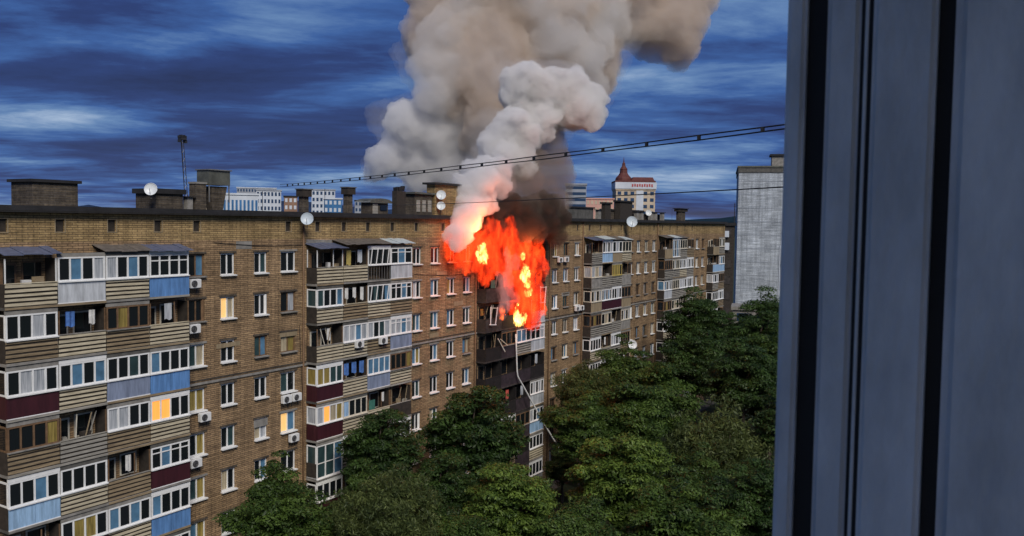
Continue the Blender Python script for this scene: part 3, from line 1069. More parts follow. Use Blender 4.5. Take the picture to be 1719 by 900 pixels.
def make_dish(m):
    b = MB()
    n, rings = 20, 5
    b.v.append((0, .0, 0))
    for i in range(1, rings + 1):
        r = i / rings
        for k in range(n):
            t = 2 * math.pi * k / n
            b.v.append((r * math.cos(t), -.28 * r * r, r * math.sin(t)))
    for k in range(n):
        b.f.append((0, 1 + k, 1 + (k + 1) % n))
    for i in range(rings - 1):
        for k in range(n):
            a, c = 1 + i * n + k, 1 + i * n + (k + 1) % n
            b.f.append((a, a + n, c + n, c))
    b.mi = [0] * len(b.f)
    b.tube([(1.0 * math.cos(2 * math.pi * k / n), -.28, 1.0 * math.sin(2 * math.pi * k / n)) for k in range(n + 1)], .05, 5)
    d = b.mesh('reflector', m, smooth=True)
    a = MB()
    a.tube([(0, -.27, -.95), (0, -.95, -.12)], .04, 5)
    arm = a.mesh('feed_arm', 'metal_grey')
    a = MB()
    a.tube([(0, -.85, -.12), (0, -1.02, -.10)], .07, 8)
    feed = a.mesh('feed', 'panel_white')
    a = MB()
    a.tube([(0, .02, 0), (0, .3, 0), (0, .32, -1.5)], .06, 6)
    mount = a.mesh('mount', 'metal_dark')
    return d, arm, feed, mount


DISH = {'w': make_dish('dish_white'), 'p': make_dish('dish_pale')}


def dish(x, y, z, r, label, kind='w', rz=-0.9, tilt=-.25):
    o = empty('satellite_dish', (x, y, z))
    o.rotation_euler = (tilt, 0, rz)
    o.scale = (r, r, r)
    tag(o, label, 'satellite dish', 'satellite dishes on the long block')
    for n, d in zip(('reflector', 'feed_arm', 'feed', 'mount'), DISH[kind]):
        link(n, d, o)


dish(43.9, -.80, 27.75, .42, 'pale round satellite dish overlapping the eaves above the near balconies', 'p')
dish(99.2, -1.05, 27.95, .66, 'large blue grey satellite dish on the eaves beyond the fire', 'p')
dish(60.9, .15, 29.98, .40, 'upper of two white satellite dishes on the lift tower by the smoke')
dish(60.9, .15, 29.05, .36, 'lower of two white satellite dishes on the lift tower by the smoke')
dish(32.2, .1, 29.35, .36, 'white satellite dish on the low roof house nearest the camera')
dish(90.0, 1.1, 29.1, .36, 'small white satellite dish on the dark lift house beyond the smoke')
dish(107.8, .3, 29.2, .40, 'small white satellite dish near the far end of the roof')
dish(99.2, -1.5, 12.7, .55, 'white satellite dish hanging on a lower balcony just above the trees')


# ------------------------------------------------------------------ white hose line on the burnt stack
m = MB()
m.tube([(71.31, -1.35, 16.9), (71.47, -1.35, 15.2), (71.62, -1.36, 13.3), (71.73, -1.38, 12.75), (72.0, -1.44, 12.35), (72.4, -1.55, 11.8), (74.0, -2.0, 9.45), (75.54, -2.4, 7.29), (77.44, -3.0, 4.65), (79.61, -3.8, 1.26), (80.3, -4.0, .2)], .075, 8)
tag(link('fire_hose', m.mesh('fire_hose', 'hose', smooth=True)), 'pale hose line bending down across the charred balconies into the trees', 'hose')
# torn white railing frames on the burnt bays
def broken_frame(x, z, label, ang):
    r = empty('broken_window_frame', (x, -P - .28, z))
    r.rotation_euler = (0, ang, 0)
    tag(r, label, 'window frame')
    for s in (-1, 1):
        box('stile', r, (s * .5, 0, 0), (.09, .06, 1.7), 'white_frame', (0, .10 * s, 0))
    box('rail', r, (0, .002, -.80), (1.15, .07, .09), 'white_frame')
    box('rail', r, (.1, .03, .75), (1.0, .05, .08), 'cream_frame')


broken_frame(67.3, 19.0, 'buckled white window frame hanging on the burnt balcony left of the flames', .10)
r = empty('loose_boards', (68.9, -P - .25, 16.1))
tag(r, 'two pale loose boards leaning in a V on a blackened balcony', 'boards')
box('board', r, (-.1, 0, 0), (.10, .05, 1.9), 'cream_frame', (0, -.75, 0))
box('board', r, (.25, -.06, .25), (.09, .05, 1.5), 'slat_cream', (0, -1.05, 0))
broken_frame(76.6, 20.4, 'scorched white frame standing against the flames at their far edge', .05)


# ------------------------------------------------------------------ other buildings
def place_yaw(x, y):      # turn a building's front (-Y side) towards the camera
    return math.atan2(y + 44.34, x) - math.pi / 2


def tower_block(name, label, x, y, w, d, h, wallm, floors, cols, winm, roofm='bitumen', yaw_off=0.0, band=False, side=True, zlow=0.0):
    r = empty(name, (x, y, 0), None, place_yaw(x, y) + yaw_off)
    tag(r, label, 'building')
    b = MB()
    b.box(-w / 2, w / 2, -d / 2, d / 2, 0, h)
    link('wall', b.mesh('wall', wallm), r)
    b = MB()
    b.box(-w / 2 - .3, w / 2 + .3, -d / 2 - .3, d / 2 + .3, h + .005, h + .6)
    link('roof', b.mesh('roof', roofm), r)
    fh = h / floors
    for k in range(floors):
        z = fh * (k + .55)
        if z < zlow:
            continue
        if band:
            b = MB()
            b.box(-w / 2 + .2, w / 2 - .2, -d / 2 - .06, -d / 2 + .1, z - fh * .26, z + fh * .22)
            link('window_band', b.mesh('window_band', winm), r)
            continue
        for c in range(cols):
            cx = -w / 2 + w * (c + .5) / cols
            box('window', r, (cx, -d / 2 - .02, z), (w / cols * .55, .12, fh * .52), winm)
    return r


mat('far_white', (0.55, 0.60, 0.66), 0.8, 0.12, 0.2)
mat('far_cream', (0.52, 0.43, 0.32), 0.8, 0.15, 0.2)
mat('far_pink_glow', (0.60, 0.34, 0.28), 0.8, 0.12, 0.2)  # sunset glow painted in as a pink wall colour
mat('far_grey', (0.30, 0.33, 0.38), 0.8, 0.15, 0.2)
mat('far_brown', (0.25, 0.15, 0.10), 0.8, 0.2, 0.2)
mat('far_window', (0.03, 0.06, 0.12), 0.15, spec=0.7)
mat('far_blue', (0.05, 0.16, 0.34), 0.3, 0.2, 0.3)
mat('roof_red', (0.105, 0.028, 0.022), 0.7, 0.25, 0.6)
mat('sign_red', (0.42, 0.08, 0.08), 0.6)

# far city over the near end of the roof
tower_block('white_office', 'white building with narrow blue window strips showing over the near roof', 207.5, 193.2, 11.6, 14, 35.6, 'far_white', 4, 9, 'far_blue', 'far_white', zlow=22)
tower_block('flat_roofed_block', 'low white block behind the striped white building', 297.7, 276.6, 11.5, 14, 41.0, 'far_white', 12, 7, 'far_window', 'far_grey', zlow=25)
tower_block('terraced_block', 'grey stepped block farthest off above the near roof', 421, 421.4, 26, 18, 48.3, 'far_grey', 14, 14, 'far_window', 'far_white', zlow=30)
tower_block('brown_block', 'narrow brown block with white windows beside the capped chimney', 274.3, 237.7, 5.6, 10, 37.2, 'far_brown', 12, 3, 'far_white', zlow=25)
tower_block('white_apartment_house', 'white apartment house between the two capped chimneys', 333.8, 275.2, 11.8, 14, 42.6, 'far_white', 13, 6, 'far_window', 'far_grey', zlow=25)
tower_block('blue_glass_block', 'small blue and white block in front of the white apartment house', 269, 207.8, 7.2, 10, 36.0, 'far_blue', 12, 4, 'far_white', 'far_white', zlow=25)
tower_block('grey_house', 'pale grey house low over the roof beside the blue block', 350, 262, 9, 10, 37.5, 'far_grey', 12, 5, 'far_window', zlow=25)
tower_block('cream_house', 'cream coloured house low behind the metal hood', 300, 316, 15, 12, 39.5, 'far_cream', 12, 8, 'far_window', 'roof_red', zlow=25)
# right of the smoke
tower_block('banded_tower', 'grey tower with horizontal window bands right beside the smoke', 313.1, 117.0, 8.4, 10, 42.9, 'far_grey', 18, 1, 'far_window', 'far_grey', band=True, zlow=24)
tower_block('pink_lit_house', 'low building with painted pink sunset glow left of the red roofed tower', 363.5, 130.3, 12.6, 12, 38.6, 'far_pink_glow', 12, 7, 'far_cream', 'far_pink_glow', zlow=25)
# tower with red domed roof
r = tower_block('red_roofed_tower', 'cream tower with a red pointed dome and a pale sign band', 390.4, 125.4, 18.6, 18, 43.6, 'far_cream', 14, 6, 'far_window', 'far_cream', zlow=24, yaw_off=.12)
b = MB()
b.box(-9.8, 9.8, -9.6, 9.6, 44.3, 47.4)
link('sign_band', b.mesh('sign_band', 'far_white'), r)
for i in range(9):      # row of small red letter-like blocks, too small to read in the picture
    box('sign_letter', r, (-1.6 + 1.15 * i, -9.66, 45.9 + .15 * (i % 2)), (.75, .12, 1.3), 'sign_red')
b = MB()
b.box(-9.9, 9.4, -9.3, 9.3, 47.41, 48.2)
b.frustum(-2.0, 9.0, -8, 8, 48.21, -1.0, 8.4, -6, 6, 50.0)
link('roof_slab', b.mesh('roof_slab', 'roof_red'), r)
b = MB()
prof = [(4.0, 48.2), (3.9, 49.3), (3.5, 50.0), (2.5, 51.0), (1.9, 52.0), (1.75, 53.6), (1.9, 53.8), (1.2, 54.8), (.8, 55.6), (.75, 56.6), (.3, 57.2), (.06, 59.6)]
b.tube([(-5.4, -4, z) for _, z in prof], [q for q, _ in prof], 12)
link('dome', b.mesh('dome', 'roof_red', smooth=False), r)
box('stair_strip', r, (2.0, -9.05, 36), (3.4, .22, 15), 'far_white')

# pale brick tower at the far right, blind gable towards the camera
r = empty('grey_brick_tower', (196.4, 8.3, 0), None, place_yaw(196.4, 8.3) + .05)
tag(r, 'tall pale grey brick tower with a blind end wall at the window frame', 'building')
b = MB()
b.box(-6.6, 6.6, -6, 20, 0, 39.3)
link('wall', b.mesh('wall', 'brick_tower'), r)
b = MB()
b.box(-6.75, 6.75, -6.15, 20.1, 39.305, 40.4)
link('parapet', b.mesh('parapet', 'concrete_dark'), r)
b = MB()
b.box(-6.9, 6.9, -6.3, 20.2, 40.405, 40.75)
link('roof', b.mesh('roof', 'zinc'), r)
o = box('roof_house', r, (2.6, -2.0, 41.9), (4.4, 4.0, 2.3), 'concrete')
box('roof_house_cap', r, (2.6, -2.0, 43.25), (5.2, 4.8, .4), 'bitumen')
for k in range(13):
    z = 2.0 + 2.95 * k
    box('panel_joint', r, (0, -6.012, z), (13.1, .05, .07), 'far_grey')
    if k % 2 and k < 12:
        box('balcony', r, (6.75, -4.8, z + .6), (.5, 2.2, 1.1), 'far_white')
    elif k < 12:
        box('window', r, (6.61, -4.8, z + 1.2), (.1, 1.5, 1.4), 'far_window')
box('pipe', r, (2.5, -6.08, 18), (.14, .14, 11), 'far_white')
box('wall_lamp', r, (3.2, -6.3, 19.5), (.5, .5, .45), 'far_white')
# narrow house end, its shade painted in as a dark wall colour, between the long block and the grey tower
r = tower_block('dark_house', 'narrow house end painted dark for shade between long block and grey tower', 172.5, 9.8, 2.6, 14, 27.6, 'panel_dark', 9, 1, 'char_grey', 'bitumen')
box('white_box', r, (-.4, -7.3, 26.0), (1.3, .5, 1.2), 'far_white')
box('white_box', r, (-.2, -7.3, 23.6), (1.1, .4, 1.4), 'far_white')
mast2 = MB()
mast2.tube([(0, 0, 0), (0, 0, 4.0)], .08, 6)
mast2.box(-.5, .5, -.05, .05, 3.3, 3.4)
mast2.box(-.35, .35, -.05, .05, 2.7, 2.8)
tag(link('aerial', mast2.mesh('aerial', 'metal_dark'), None, (172.8, 8.6, 28.2)), 'small aerial standing on the narrow dark house end', 'aerial')
# low garage roof seen through the trees
tower_block('low_annex', 'low pale annex showing between tree crowns at the foot of the tower', 150, -2.0, 6.5, 6, 13.2, 'concrete', 5, 2, 'far_window', 'concrete')


# ------------------------------------------------------------------ trees
def leaf_mat(name, dark, light):
    m = bpy.data.materials.new(name)
    m.use_nodes = True
    t = m.node_tree
    N, L = t.nodes, t.links
    p = N['Principled BSDF']
    p.inputs['Roughness'].default_value = 0.5
    p.inputs['Specular IOR Level'].default_value = 0.28
    at = N.new('ShaderNodeAttribute')
    at.attribute_name = 'tone'
    r = N.new('ShaderNodeValToRGB')
    r.color_ramp.elements[0].color = (*dark, 1)
    r.color_ramp.elements[1].color = (*light, 1)
    L.new(at.outputs['Fac'], r.inputs[0])
    L.new(r.outputs[0], p.inputs['Base Color'])
    tr = N.new('ShaderNodeBsdfTranslucent')
    L.new(r.outputs[0], tr.inputs[0])
    mx = N.new('ShaderNodeMixShader')
    mx.inputs[0].default_value = 0.32
    L.new(p.outputs[0], mx.inputs[1])
    L.new(tr.outputs[0], mx.inputs[2])
    L.new(mx.outputs[0], N['Material Output'].inputs[0])
    MATS[name] = m
    return m


leaf_mat('leaf_dark', (0.011, 0.028, 0.008), (0.072, 0.132, 0.030))
leaf_mat('leaf_mid', (0.014, 0.036, 0.009), (0.120, 0.195, 0.038))
leaf_mat('leaf_light', (0.022, 0.054, 0.011), (0.205, 0.300, 0.052))
leaf_mat('leaf_olive', (0.020, 0.038, 0.012), (0.185, 0.230, 0.070))


def crown_mesh(name, seed, nclump, nleaf, leafm, rx=4.0, rz=4.4, size=(.16, .36), droop=0.0, spread=1.0):
    """leaf faces gathered in clumps over the shell and inside of an uneven crown; origin at crown centre"""
    g = np.random.default_rng(seed)
    cen, rad = [], []
    while len(cen) < nclump:
        d = g.normal(size=3)
        d /= np.linalg.norm(d)
        if d[2] < -0.75:
            continue
        rr = g.uniform(.30, .98) ** 0.55
        lump = 0.92 + 0.55 * noise.noise(Vector(d * 1.9) + Vector((seed * 3.1, 0, 0)))
        cen.append(d * rr * lump * np.array([rx, rx, rz]) * .86)
        rad.append(g.uniform(.38, .95) * spread)
    cen, rad = np.array(cen), np.array(rad)
    ctone = g.uniform(0, 1, nclump)
    w = rad ** 2
    which = g.choice(nclump, nleaf, p=w / w.sum())
    d = g.normal(size=(nleaf, 3))
    d /= np.linalg.norm(d, axis=1)[:, None]
    d[:, 2] = np.abs(d[:, 2]) * np.where(g.random(nleaf) < .82, 1, -1)
    rr = g.uniform(.35, 1.05, nleaf) ** .6
    pos = cen[which] + d * rr[:, None] * rad[which][:, None] * np.array([1.25, 1.25, .52])
    if droop:
        pos[:, 2] -= droop * g.random(nleaf) ** 2
    # leaf axes
    nrm = d * .7 + g.normal(size=(nleaf, 3)) * .45 + np.array([0, 0, .75])
    nrm /= np.linalg.norm(nrm, axis=1)[:, None]
    ax = np.cross(nrm, g.normal(size=(nleaf, 3)))
    ax /= np.linalg.norm(ax, axis=1)[:, None]
    if droop:
        ax = ax * 1.1 + np.array([0, 0, -.7])
        ax /= np.linalg.norm(ax, axis=1)[:, None]
        nrm = np.cross(ax, g.normal(size=(nleaf, 3)))
        nrm /= np.linalg.norm(nrm, axis=1)[:, None]
    sd_ = np.cross(nrm, ax)
    ln = g.uniform(size[0], size[1], nleaf)[:, None]
    wd = ln * (.22 if droop else .42)
    v = np.stack([pos - ax * ln * .5, pos + sd_ * wd * .5 - nrm * ln * .06, pos + ax * ln * .5 - nrm * ln * .10, pos - sd_ * wd * .5 - nrm * ln * .06], 1).reshape(-1, 3)
    me = bpy.data.meshes.new(name)
    me.vertices.add(nleaf * 4)
    me.vertices.foreach_set('co', v.ravel())
    me.loops.add(nleaf * 4)
    me.loops.foreach_set('vertex_index', np.arange(nleaf * 4, dtype=np.int32))
    me.polygons.add(nleaf)
    me.polygons.foreach_set('loop_start', np.arange(nleaf, dtype=np.int32) * 4)
    me.polygons.foreach_set('loop_total', np.full(nleaf, 4, dtype=np.int32))
    tone = np.clip(ctone[which] ** 1.5 * .55 + g.uniform(0, .35, nleaf) + (g.random(nleaf) < .10) * .4, 0, 1)  # some random leaves lightened as painted-in highlights
    a = me.attributes.new('tone', 'FLOAT', 'FACE')
    a.data.foreach_set('value', tone.astype(np.float32))
    me.materials.append(MATS[leafm])
    me.update()
    me.validate()
    return me, cen


def limb_mesh(name, cen, seed, base, n=16):
    """limbs from the trunk top up into the crown; origin at crown centre"""
    g = random.Random(seed)
    m = MB()
    order = list(range(len(cen)))
    g.shuffle(order)
    for i in order[:n]:
        e = Vector(cen[i])
        s = Vector((0, 0, g.uniform(base, base * .2)))
        k = s.lerp(e, .5) + Vector((g.uniform(-.3, .3), g.uniform(-.3, .3), g.uniform(.1, .6)))
        m.tube([s, k, e], [.12, .07, .025], 6)
    return m.mesh(name, 'bark', smooth=True)


def trunk_mesh(name, h, r):
    m = MB()
    m.tube([(0, 0, 0), (.05, 0, h * .1), (.08, .06, h * .5), (0, 0, h)], [r * 1.5, r * 1.05, r * .85, r * .6], 10)
    return m.mesh(name, 'bark', smooth=True)


KINDS = {}
for kk, a in {
    'dark': dict(seed=11, nclump=230, nleaf=42000, leafm='leaf_dark'),
    'mid': dict(seed=23, nclump=230, nleaf=42000, leafm='leaf_mid'),
    'light': dict(seed=37, nclump=200, nleaf=38000, leafm='leaf_light'),
    'olive': dict(seed=41, nclump=280, nleaf=42000, leafm='leaf_olive', size=(.18, .42), droop=.45, spread=.95),
    'round': dict(seed=59, nclump=200, nleaf=40000, leafm='leaf_mid', spread=1.2),
    'tall': dict(seed=71, nclump=270, nleaf=46000, leafm='leaf_dark', rx=3.8, rz=5.6),
}.items():
    me, cen = crown_mesh('crown_' + kk, **a)
    KINDS[kk] = (me, limb_mesh('limbs_' + kk, cen, a['seed'], -3.2), a.get('rz', 4.4))
TRUNK = trunk_mesh('trunk', 1.0, 1.0)


def tree(x, y, top, r, kind, label):
    cm, lm, rz = KINDS[kind]
    s = r * .94 / 4.0
    cz = top - rz * s * .96
    o = empty('tree', (x, y, 0), None, rnd.uniform(0, 6.28))
    tag(o, label, 'tree', 'courtyard trees')
    th = max(1.5, cz - 1.5 * s)
    link('trunk', TRUNK, o, (0, 0, -.05), (0, 0, 0), (.24 * s + .03, .24 * s + .03, th))
    c = link('crown', cm, o, (0, 0, cz), (0, 0, 0), (s, s, s * rnd.uniform(.95, 1.05)))
    link('limb', lm, o, (0, 0, cz), (0, 0, 0), (s, s, s))


for a in [
    (36.8, -5.8, 13.0, 3.7, 'mid', 'leafy tree hiding the ground floors at the lower near end'),
    (47.0, -5.0, 14.6, 3.5, 'dark', 'dark tree reaching the slatted balconies of the nearest stack'),
    (39.6, -12.0, 13.3, 3.5, 'olive', 'olive green tree at the bottom edge in front of the near trees'),
    (57.0, -6.2, 14.9, 5.0, 'dark', 'large dark spreading tree left of the charred balconies'),
    (49.0, -15.0, 12.2, 4.0, 'light', 'bright green crown in front of the large dark tree'),
    (77.0, -6.0, 14.2, 3.4, 'olive', 'loose tree right under the white hose end'),
    (87.0, -6.5, 15.2, 5.4, 'mid', 'tree below the lower balconies beyond the fire'),
    (103.0, -8.2, 20.0, 4.8, 'tall', 'tall dark tree covering the far end of the long block'),
    (116.5, -13.5, 19.4, 5.6, 'tall', 'tall black green tree against the grey tower by the window'),
    (70.8, -21.9, 13.0, 5.6, 'olive', 'wide feathery olive tree at the lower side of the window frame'),
    (57.7, -19.0, 13.2, 4.4, 'light', 'yellow green tree in the middle of the courtyard'),
    (52.7, -25.8, 11.6, 4.4, 'mid', 'tree at the bottom edge towards the window frame'),
    (86.0, -19.4, 16.4, 4.6, 'dark', 'dark tree standing in front of the tall far trees'),
    (42.4, -15.2, 10.4, 2.8, 'round', 'small dense tree at the bottom edge under the big dark crown'),
    (48.0, -20.5, 10.6, 3.6, 'round', 'rounded tree at the bottom edge in front of the bright crown'),
    (58.2, -28.4, 12.0, 3.8, 'dark', 'dark tree in the bottom corner against the window frame'),
    (69.0, -14.5, 14.8, 4.4, 'round', 'rounded tree between the yellow green and the far trees'),
    (65.4, -11.8, 13.9, 3.7, 'mid', 'bushy tree just right of the hose and burnt balconies'),
    (49.8, -8.2, 11.4, 3.4, 'dark', 'shaded tree between the near trees and large dark crown'),
    (40.4, -7.6, 10.6, 2.8, 'olive', 'low olive tree beside the full height glazed balcony'),
    (73.5, -27.0, 14.6, 3.8, 'dark', 'dark tree halfway up along the window frame'),
    (94.0, -11.5, 16.0, 4.8, 'dark', 'shadowy tree in front of the far balconies'),
    (79.0, -12.5, 14.8, 4.8, 'round', 'full green tree below the satellite dish balcony'),
    (100.0, -20.0, 16.0, 5.0, 'mid', 'tree between the two tall far trees'),
    (62.5, -23.5, 10.6, 3.8, 'mid', 'low tree filling the gap under the feathery olive tree'),
    (53.5, -11.5, 10.5, 3.6, 'dark', 'low dark tree under the large spreading crown'),
    (128.0, -4.0, 15.0, 4.5, 'dark', 'far dark tree at the foot of the long block end'),
    (108.0, -15.0, 17.5, 5.2, 'dark', 'dark tree filling the gap below the two tall far trees'),
    (92.0, -20.5, 14.5, 4.6, 'dark', 'shaded tree behind the feathery olive tree'),
    (44.5, -10.5, 10.6, 3.2, 'dark', 'dark tree behind the olive tree at the bottom edge'),
    (79.5, -4.6, 7.4, 2.6, 'round', 'low bush at the wall foot where the hose ends'),
    (74.5, -5.0, 5.6, 2.2, 'dark', 'low dark bush under the lowest charred balconies'),
    (43.2, -7.2, 11.6, 3.0, 'mid', 'bushy tree in front of the full height glazed balcony'),
    (138.0, -10.0, 15.5, 5.0, 'mid', 'farthest tree in front of the grey tower'),
]:
    tree(*a)


# ------------------------------------------------------------------ smoke and flames
def vol_mat(name, col, dens, emit=None, estr=0.0, an=0.0, absorb=None):
    m = bpy.data.materials.new(name)
    m.use_nodes = True
    t = m.node_tree
    t.nodes.clear()
    out = t.nodes.new('ShaderNodeOutputMaterial')
    v = t.nodes.new('ShaderNodeVolumePrincipled')
    v.inputs['Color'].default_value = (*col, 1)
    v.inputs['Density'].default_value = dens
    v.inputs['Anisotropy'].default_value = an
    if emit:
        v.inputs['Emission Color'].default_value = (*emit, 1)
        v.inputs['Emission Strength'].default_value = estr
    t.links.new(v.outputs[0], out.inputs['Volume'])
    MATS[name] = m
    return m


def puff(name, pts, vox, amp, scale, m, label, cat, stretch=1.0, fine=0.7, lick=0.0):
    """billowing closed body: spheres fused, then pushed out into lobes at three sizes (or drawn up into licks)"""
    bm = bmesh.new()
    for x, y, z, r in pts:
        bmesh.ops.create_icosphere(bm, subdivisions=3, radius=r, matrix=Matrix.Translation((x, y, z)) @ Matrix.Diagonal((1, 1, stretch, 1)))
    me = bpy.data.meshes.new(name)
    bm.to_mesh(me)
    bm.free()
    o = link(name, me)

    def fuse(v):
        md = o.modifiers.new('fuse', 'REMESH')
        md.mode = 'VOXEL'
        md.voxel_size = v
        dg = bpy.context.evaluated_depsgraph_get()
        r = bpy.data.meshes.new_from_object(o.evaluated_get(dg))
        o.modifiers.clear()
        o.data = r
        return r
    for step, (sc_, am, v) in enumerate(((scale, amp, vox), (scale * .46, amp * .52, vox * fine), (scale * .24, amp * .30, None if lick else vox * .5), (scale * .12, amp * .15, None))):
        if step == 0:
            me = fuse(vox)
        n = len(me.vertices)
        co = np.empty(n * 3)
        no = np.empty(n * 3)
        me.vertices.foreach_get('co', co)
        me.vertices.foreach_get('normal', no)
        co, no = co.reshape(-1, 3), no.reshape(-1, 3)
        out = co.copy()
        for i in range(n):
            q = Vector(co[i])
            nn = Vector(no[i])
            if lick:
                q.x += .35 * q.z
                q.z *= .32
                k = 1.5 * noise.noise(q / sc_) + .5 * noise.noise(q / (sc_ * .4))
                out[i] = co[i] + no[i] * k * am
                out[i][2] += max(0.0, nn.z + .2) * lick * max(0.0, k + .2) * am
                out[i][0] -= max(0.0, nn.z + .2) * lick * .3 * max(0.0, k + .2) * am
            else:
                q += noise.noise_vector(q / (sc_ * 1.3)) * sc_ * .35
                dd = noise.voronoi(q / sc_, distance_metric='DISTANCE', exponent=2.)[0]
                k = 0.62 - 1.25 * dd[0] ** 1.3
                out[i] = co[i] + no[i] * k * am
        me.vertices.foreach_set('co', out.ravel())
        me.update()
        if v:
            me = fuse(v)
    me.materials.clear()
    me.materials.append(m)
    me.name = name
    tag(o, label, cat, kind='stuff')
    return o


def veil(pts, grow, m, label, amp, scale, seed):
    """thin feathered smoke round a dense plume"""
    g = random.Random(seed)
    q = [(x + g.uniform(-.5, .5) * r, y + g.uniform(-.4, .6) * r, z + g.uniform(-.3, .5) * r, r * grow * g.uniform(.85, 1.15)) for x, y, z, r in pts]
    return puff('smoke_veil', q, .7, amp, scale, m, label, 'smoke')


def flame_mat(name, lo, hi, scale, p0, p1, e0, e1, dens=.06):
    """glowing gas: emission broken into upright licks by stretched noise"""
    m = bpy.data.materials.new(name)
    m.use_nodes = True
    t = m.node_tree
    N, L = t.nodes, t.links
    N.clear()
    out = N.new('ShaderNodeOutputMaterial')
    v = N.new('ShaderNodeVolumePrincipled')
    v.inputs['Color'].default_value = (.12, .03, .02, 1)
    v.inputs['Density'].default_value = dens
    g = N.new('ShaderNodeNewGeometry')
    mp = N.new('ShaderNodeMapping')
    mp.inputs['Rotation'].default_value = (0, .3, 0)
    mp.inputs['Scale'].default_value = (1, 1, .38)
    L.new(g.outputs['Position'], mp.inputs[0])
    n = N.new('ShaderNodeTexNoise')
    n.inputs['Scale'].default_value = scale
    n.inputs['Detail'].default_value = 3
    n.inputs['Distortion'].default_value = 1.2
    L.new(mp.outputs[0], n.inputs[0])
    r = N.new('ShaderNodeValToRGB')
    r.color_ramp.elements[0].position = p0
    r.color_ramp.elements[0].color = (*lo, 1)
    r.color_ramp.elements[1].position = p1
    r.color_ramp.elements[1].color = (*hi, 1)
    L.new(n.outputs[0], r.inputs[0])
    mr = N.new('ShaderNodeMapRange')
    mr.inputs[1].default_value = p0
    mr.inputs[2].default_value = p1
    mr.inputs[3].default_value = e0
    mr.inputs[4].default_value = e1
    L.new(n.outputs[0], mr.inputs[0])
    L.new(r.outputs[0], v.inputs['Emission Color'])
    L.new(mr.outputs[0], v.inputs['Emission Strength'])
    L.new(v.outputs[0], out.inputs['Volume'])
    m.cycles.volume_step_rate = 0.12
    MATS[name] = m
    return m


WHITE = [(60.2,-1.9,25.9,0.41), (60.8,-1.8,26.7,0.61), (61.8,-1.5,27.8,0.98), (63.4,-1.1,29.1,1.37), (65.5,-0.5,30.5,1.73), (68.1,0.1,31.7,1.9), (68.3,1.8,32.3,1.13), (72.6,0.8,34.2,1.76), (73.5,-0.7,33.8,1.41), (72.7,1.7,35.6,1.89), (73.9,0.8,36.9,1.9), (72.9,2.4,36.3,1.42), (75.1,-0.3,36.2,1.55), (76.1,-0.8,37.8,1.68), (76.3,1.0,39.5,1.7), (76.0,1.6,41.3,1.94), (76.6,0.7,42.6,1.58), (77.5,-0.7,41.9,1.7), (78.0,0.3,40.5,2.33), (80.1,-1.3,40.4,2.48), (81.1,-3.0,39.8,2.11), (81.5,-3.8,39.2,1.61), (80.7,-2.2,41.6,1.74), (82.0,-4.4,40.3,1.12)]
SIDE = [(78.1,20.5,34.1,1.79), (77.2,21.9,32.8,1.24), (80.7,18.1,33.4,2.51), (80.4,18.8,35.1,2.09), (78.6,20.0,36.1,1.52), (82.6,15.2,34.1,2.37), (79.8,18.3,38.5,2.62), (81.7,17.0,38.1,2.79), (79.1,19.4,38.9,1.79), (81.8,15.1,40.2,2.48), (83.6,14.3,42.1,2.09), (84.7,14.2,39.8,2.39), (80.9,16.6,39.9,2.07), (84.8,15.6,36.7,2.56), (86.1,13.4,35.7,2.13)]
BROWN = [(83.7,7.7,36.0,3.04), (84.0,9.6,39.2,4.1), (84.4,11.1,42.4,4.48), (83.7,14.4,44.5,3.62), (82.9,16.0,46.6,3.2), (83.2,17.6,49.6,3.24), (84.5,17.7,52.7,3.27), (84.8,17.5,56.2,3.91), (85.7,13.3,47.6,4.92), (87.9,9.7,46.2,5.28), (88.9,10.4,51.4,5.68), (90.0,11.1,56.6,6.46), (91.3,6.0,47.2,4.97), (92.8,6.0,51.7,5.74), (93.9,6.7,57.7,6.52), (94.8,2.1,46.0,3.01), (95.3,1.6,48.9,2.87), (95.6,3.5,53.4,4.34), (94.7,2.0,43.8,2.15), (98.8,0.2,53.0,3.8), (99.3,-0.3,57.4,4.39), (102.0,-3.2,52.5,3.69), (103.1,-5.1,51.8,3.39), (103.6,-5.6,55.5,3.25), (103.0,-4.3,58.4,4.06), (104.3,-6.5,56.3,2.07), (87.8,5.5,41.8,3.45), (86.1,6.0,38.9,2.73)]
DARK = [(71.6,0.1,30.2,1.85), (74.5,-0.9,29.4,1.9), (76.3,-1.9,30.1,1.8), (77.6,-1.8,32.2,1.94), (76.7,-0.3,32.8,2.18), (78.9,-1.8,34.1,1.47), (74.2,-0.3,31.5,2.14), (78.9,-2.2,30.4,1.23), (79.4,-0.6,35.4,1.74), (81.3,0.3,37.2,1.27), (73.0,-0.4,29.4,1.64)]
BLACK = [(66.6,-0.6,27.4,0.82), (67.7,-0.5,28.4,1.11), (68.1,-1.3,27.1,0.72), (69.3,-0.1,29.3,1.24), (70.4,-1.2,27.3,0.91), (71.8,-1.6,26.8,1.04), (73.3,-2.1,27.2,1.28), (75.3,-2.4,27.5,1.19), (76.6,-2.7,26.9,0.9), (77.0,-2.8,25.8,0.72), (76.5,-2.8,24.7,0.54), (77.3,-2.7,28.5,0.97), (70.7,-0.5,29.3,1.26), (73.0,-1.4,28.5,1.52), (74.9,-1.7,29.1,1.54), (76.5,-2.3,29.5,1.08)]
PALE = [(79.9,14.6,42.7,2.7), (80.0,15.8,45.6,2.58), (80.9,15.5,48.3,2.32), (83.1,14.1,51.4,2.48), (85.2,13.0,55.0,3.2), (90.6,1.2,46.1,2.62), (91.2,0.0,43.9,1.79), (91.7,0.7,48.5,2.08), (87.9,4.1,49.1,3.0), (88.0,6.2,52.8,3.45), (81.1,13.0,45.4,2.3), (94.0,0.3,52.7,3.1), (90.9,3.4,52.4,3.48)]
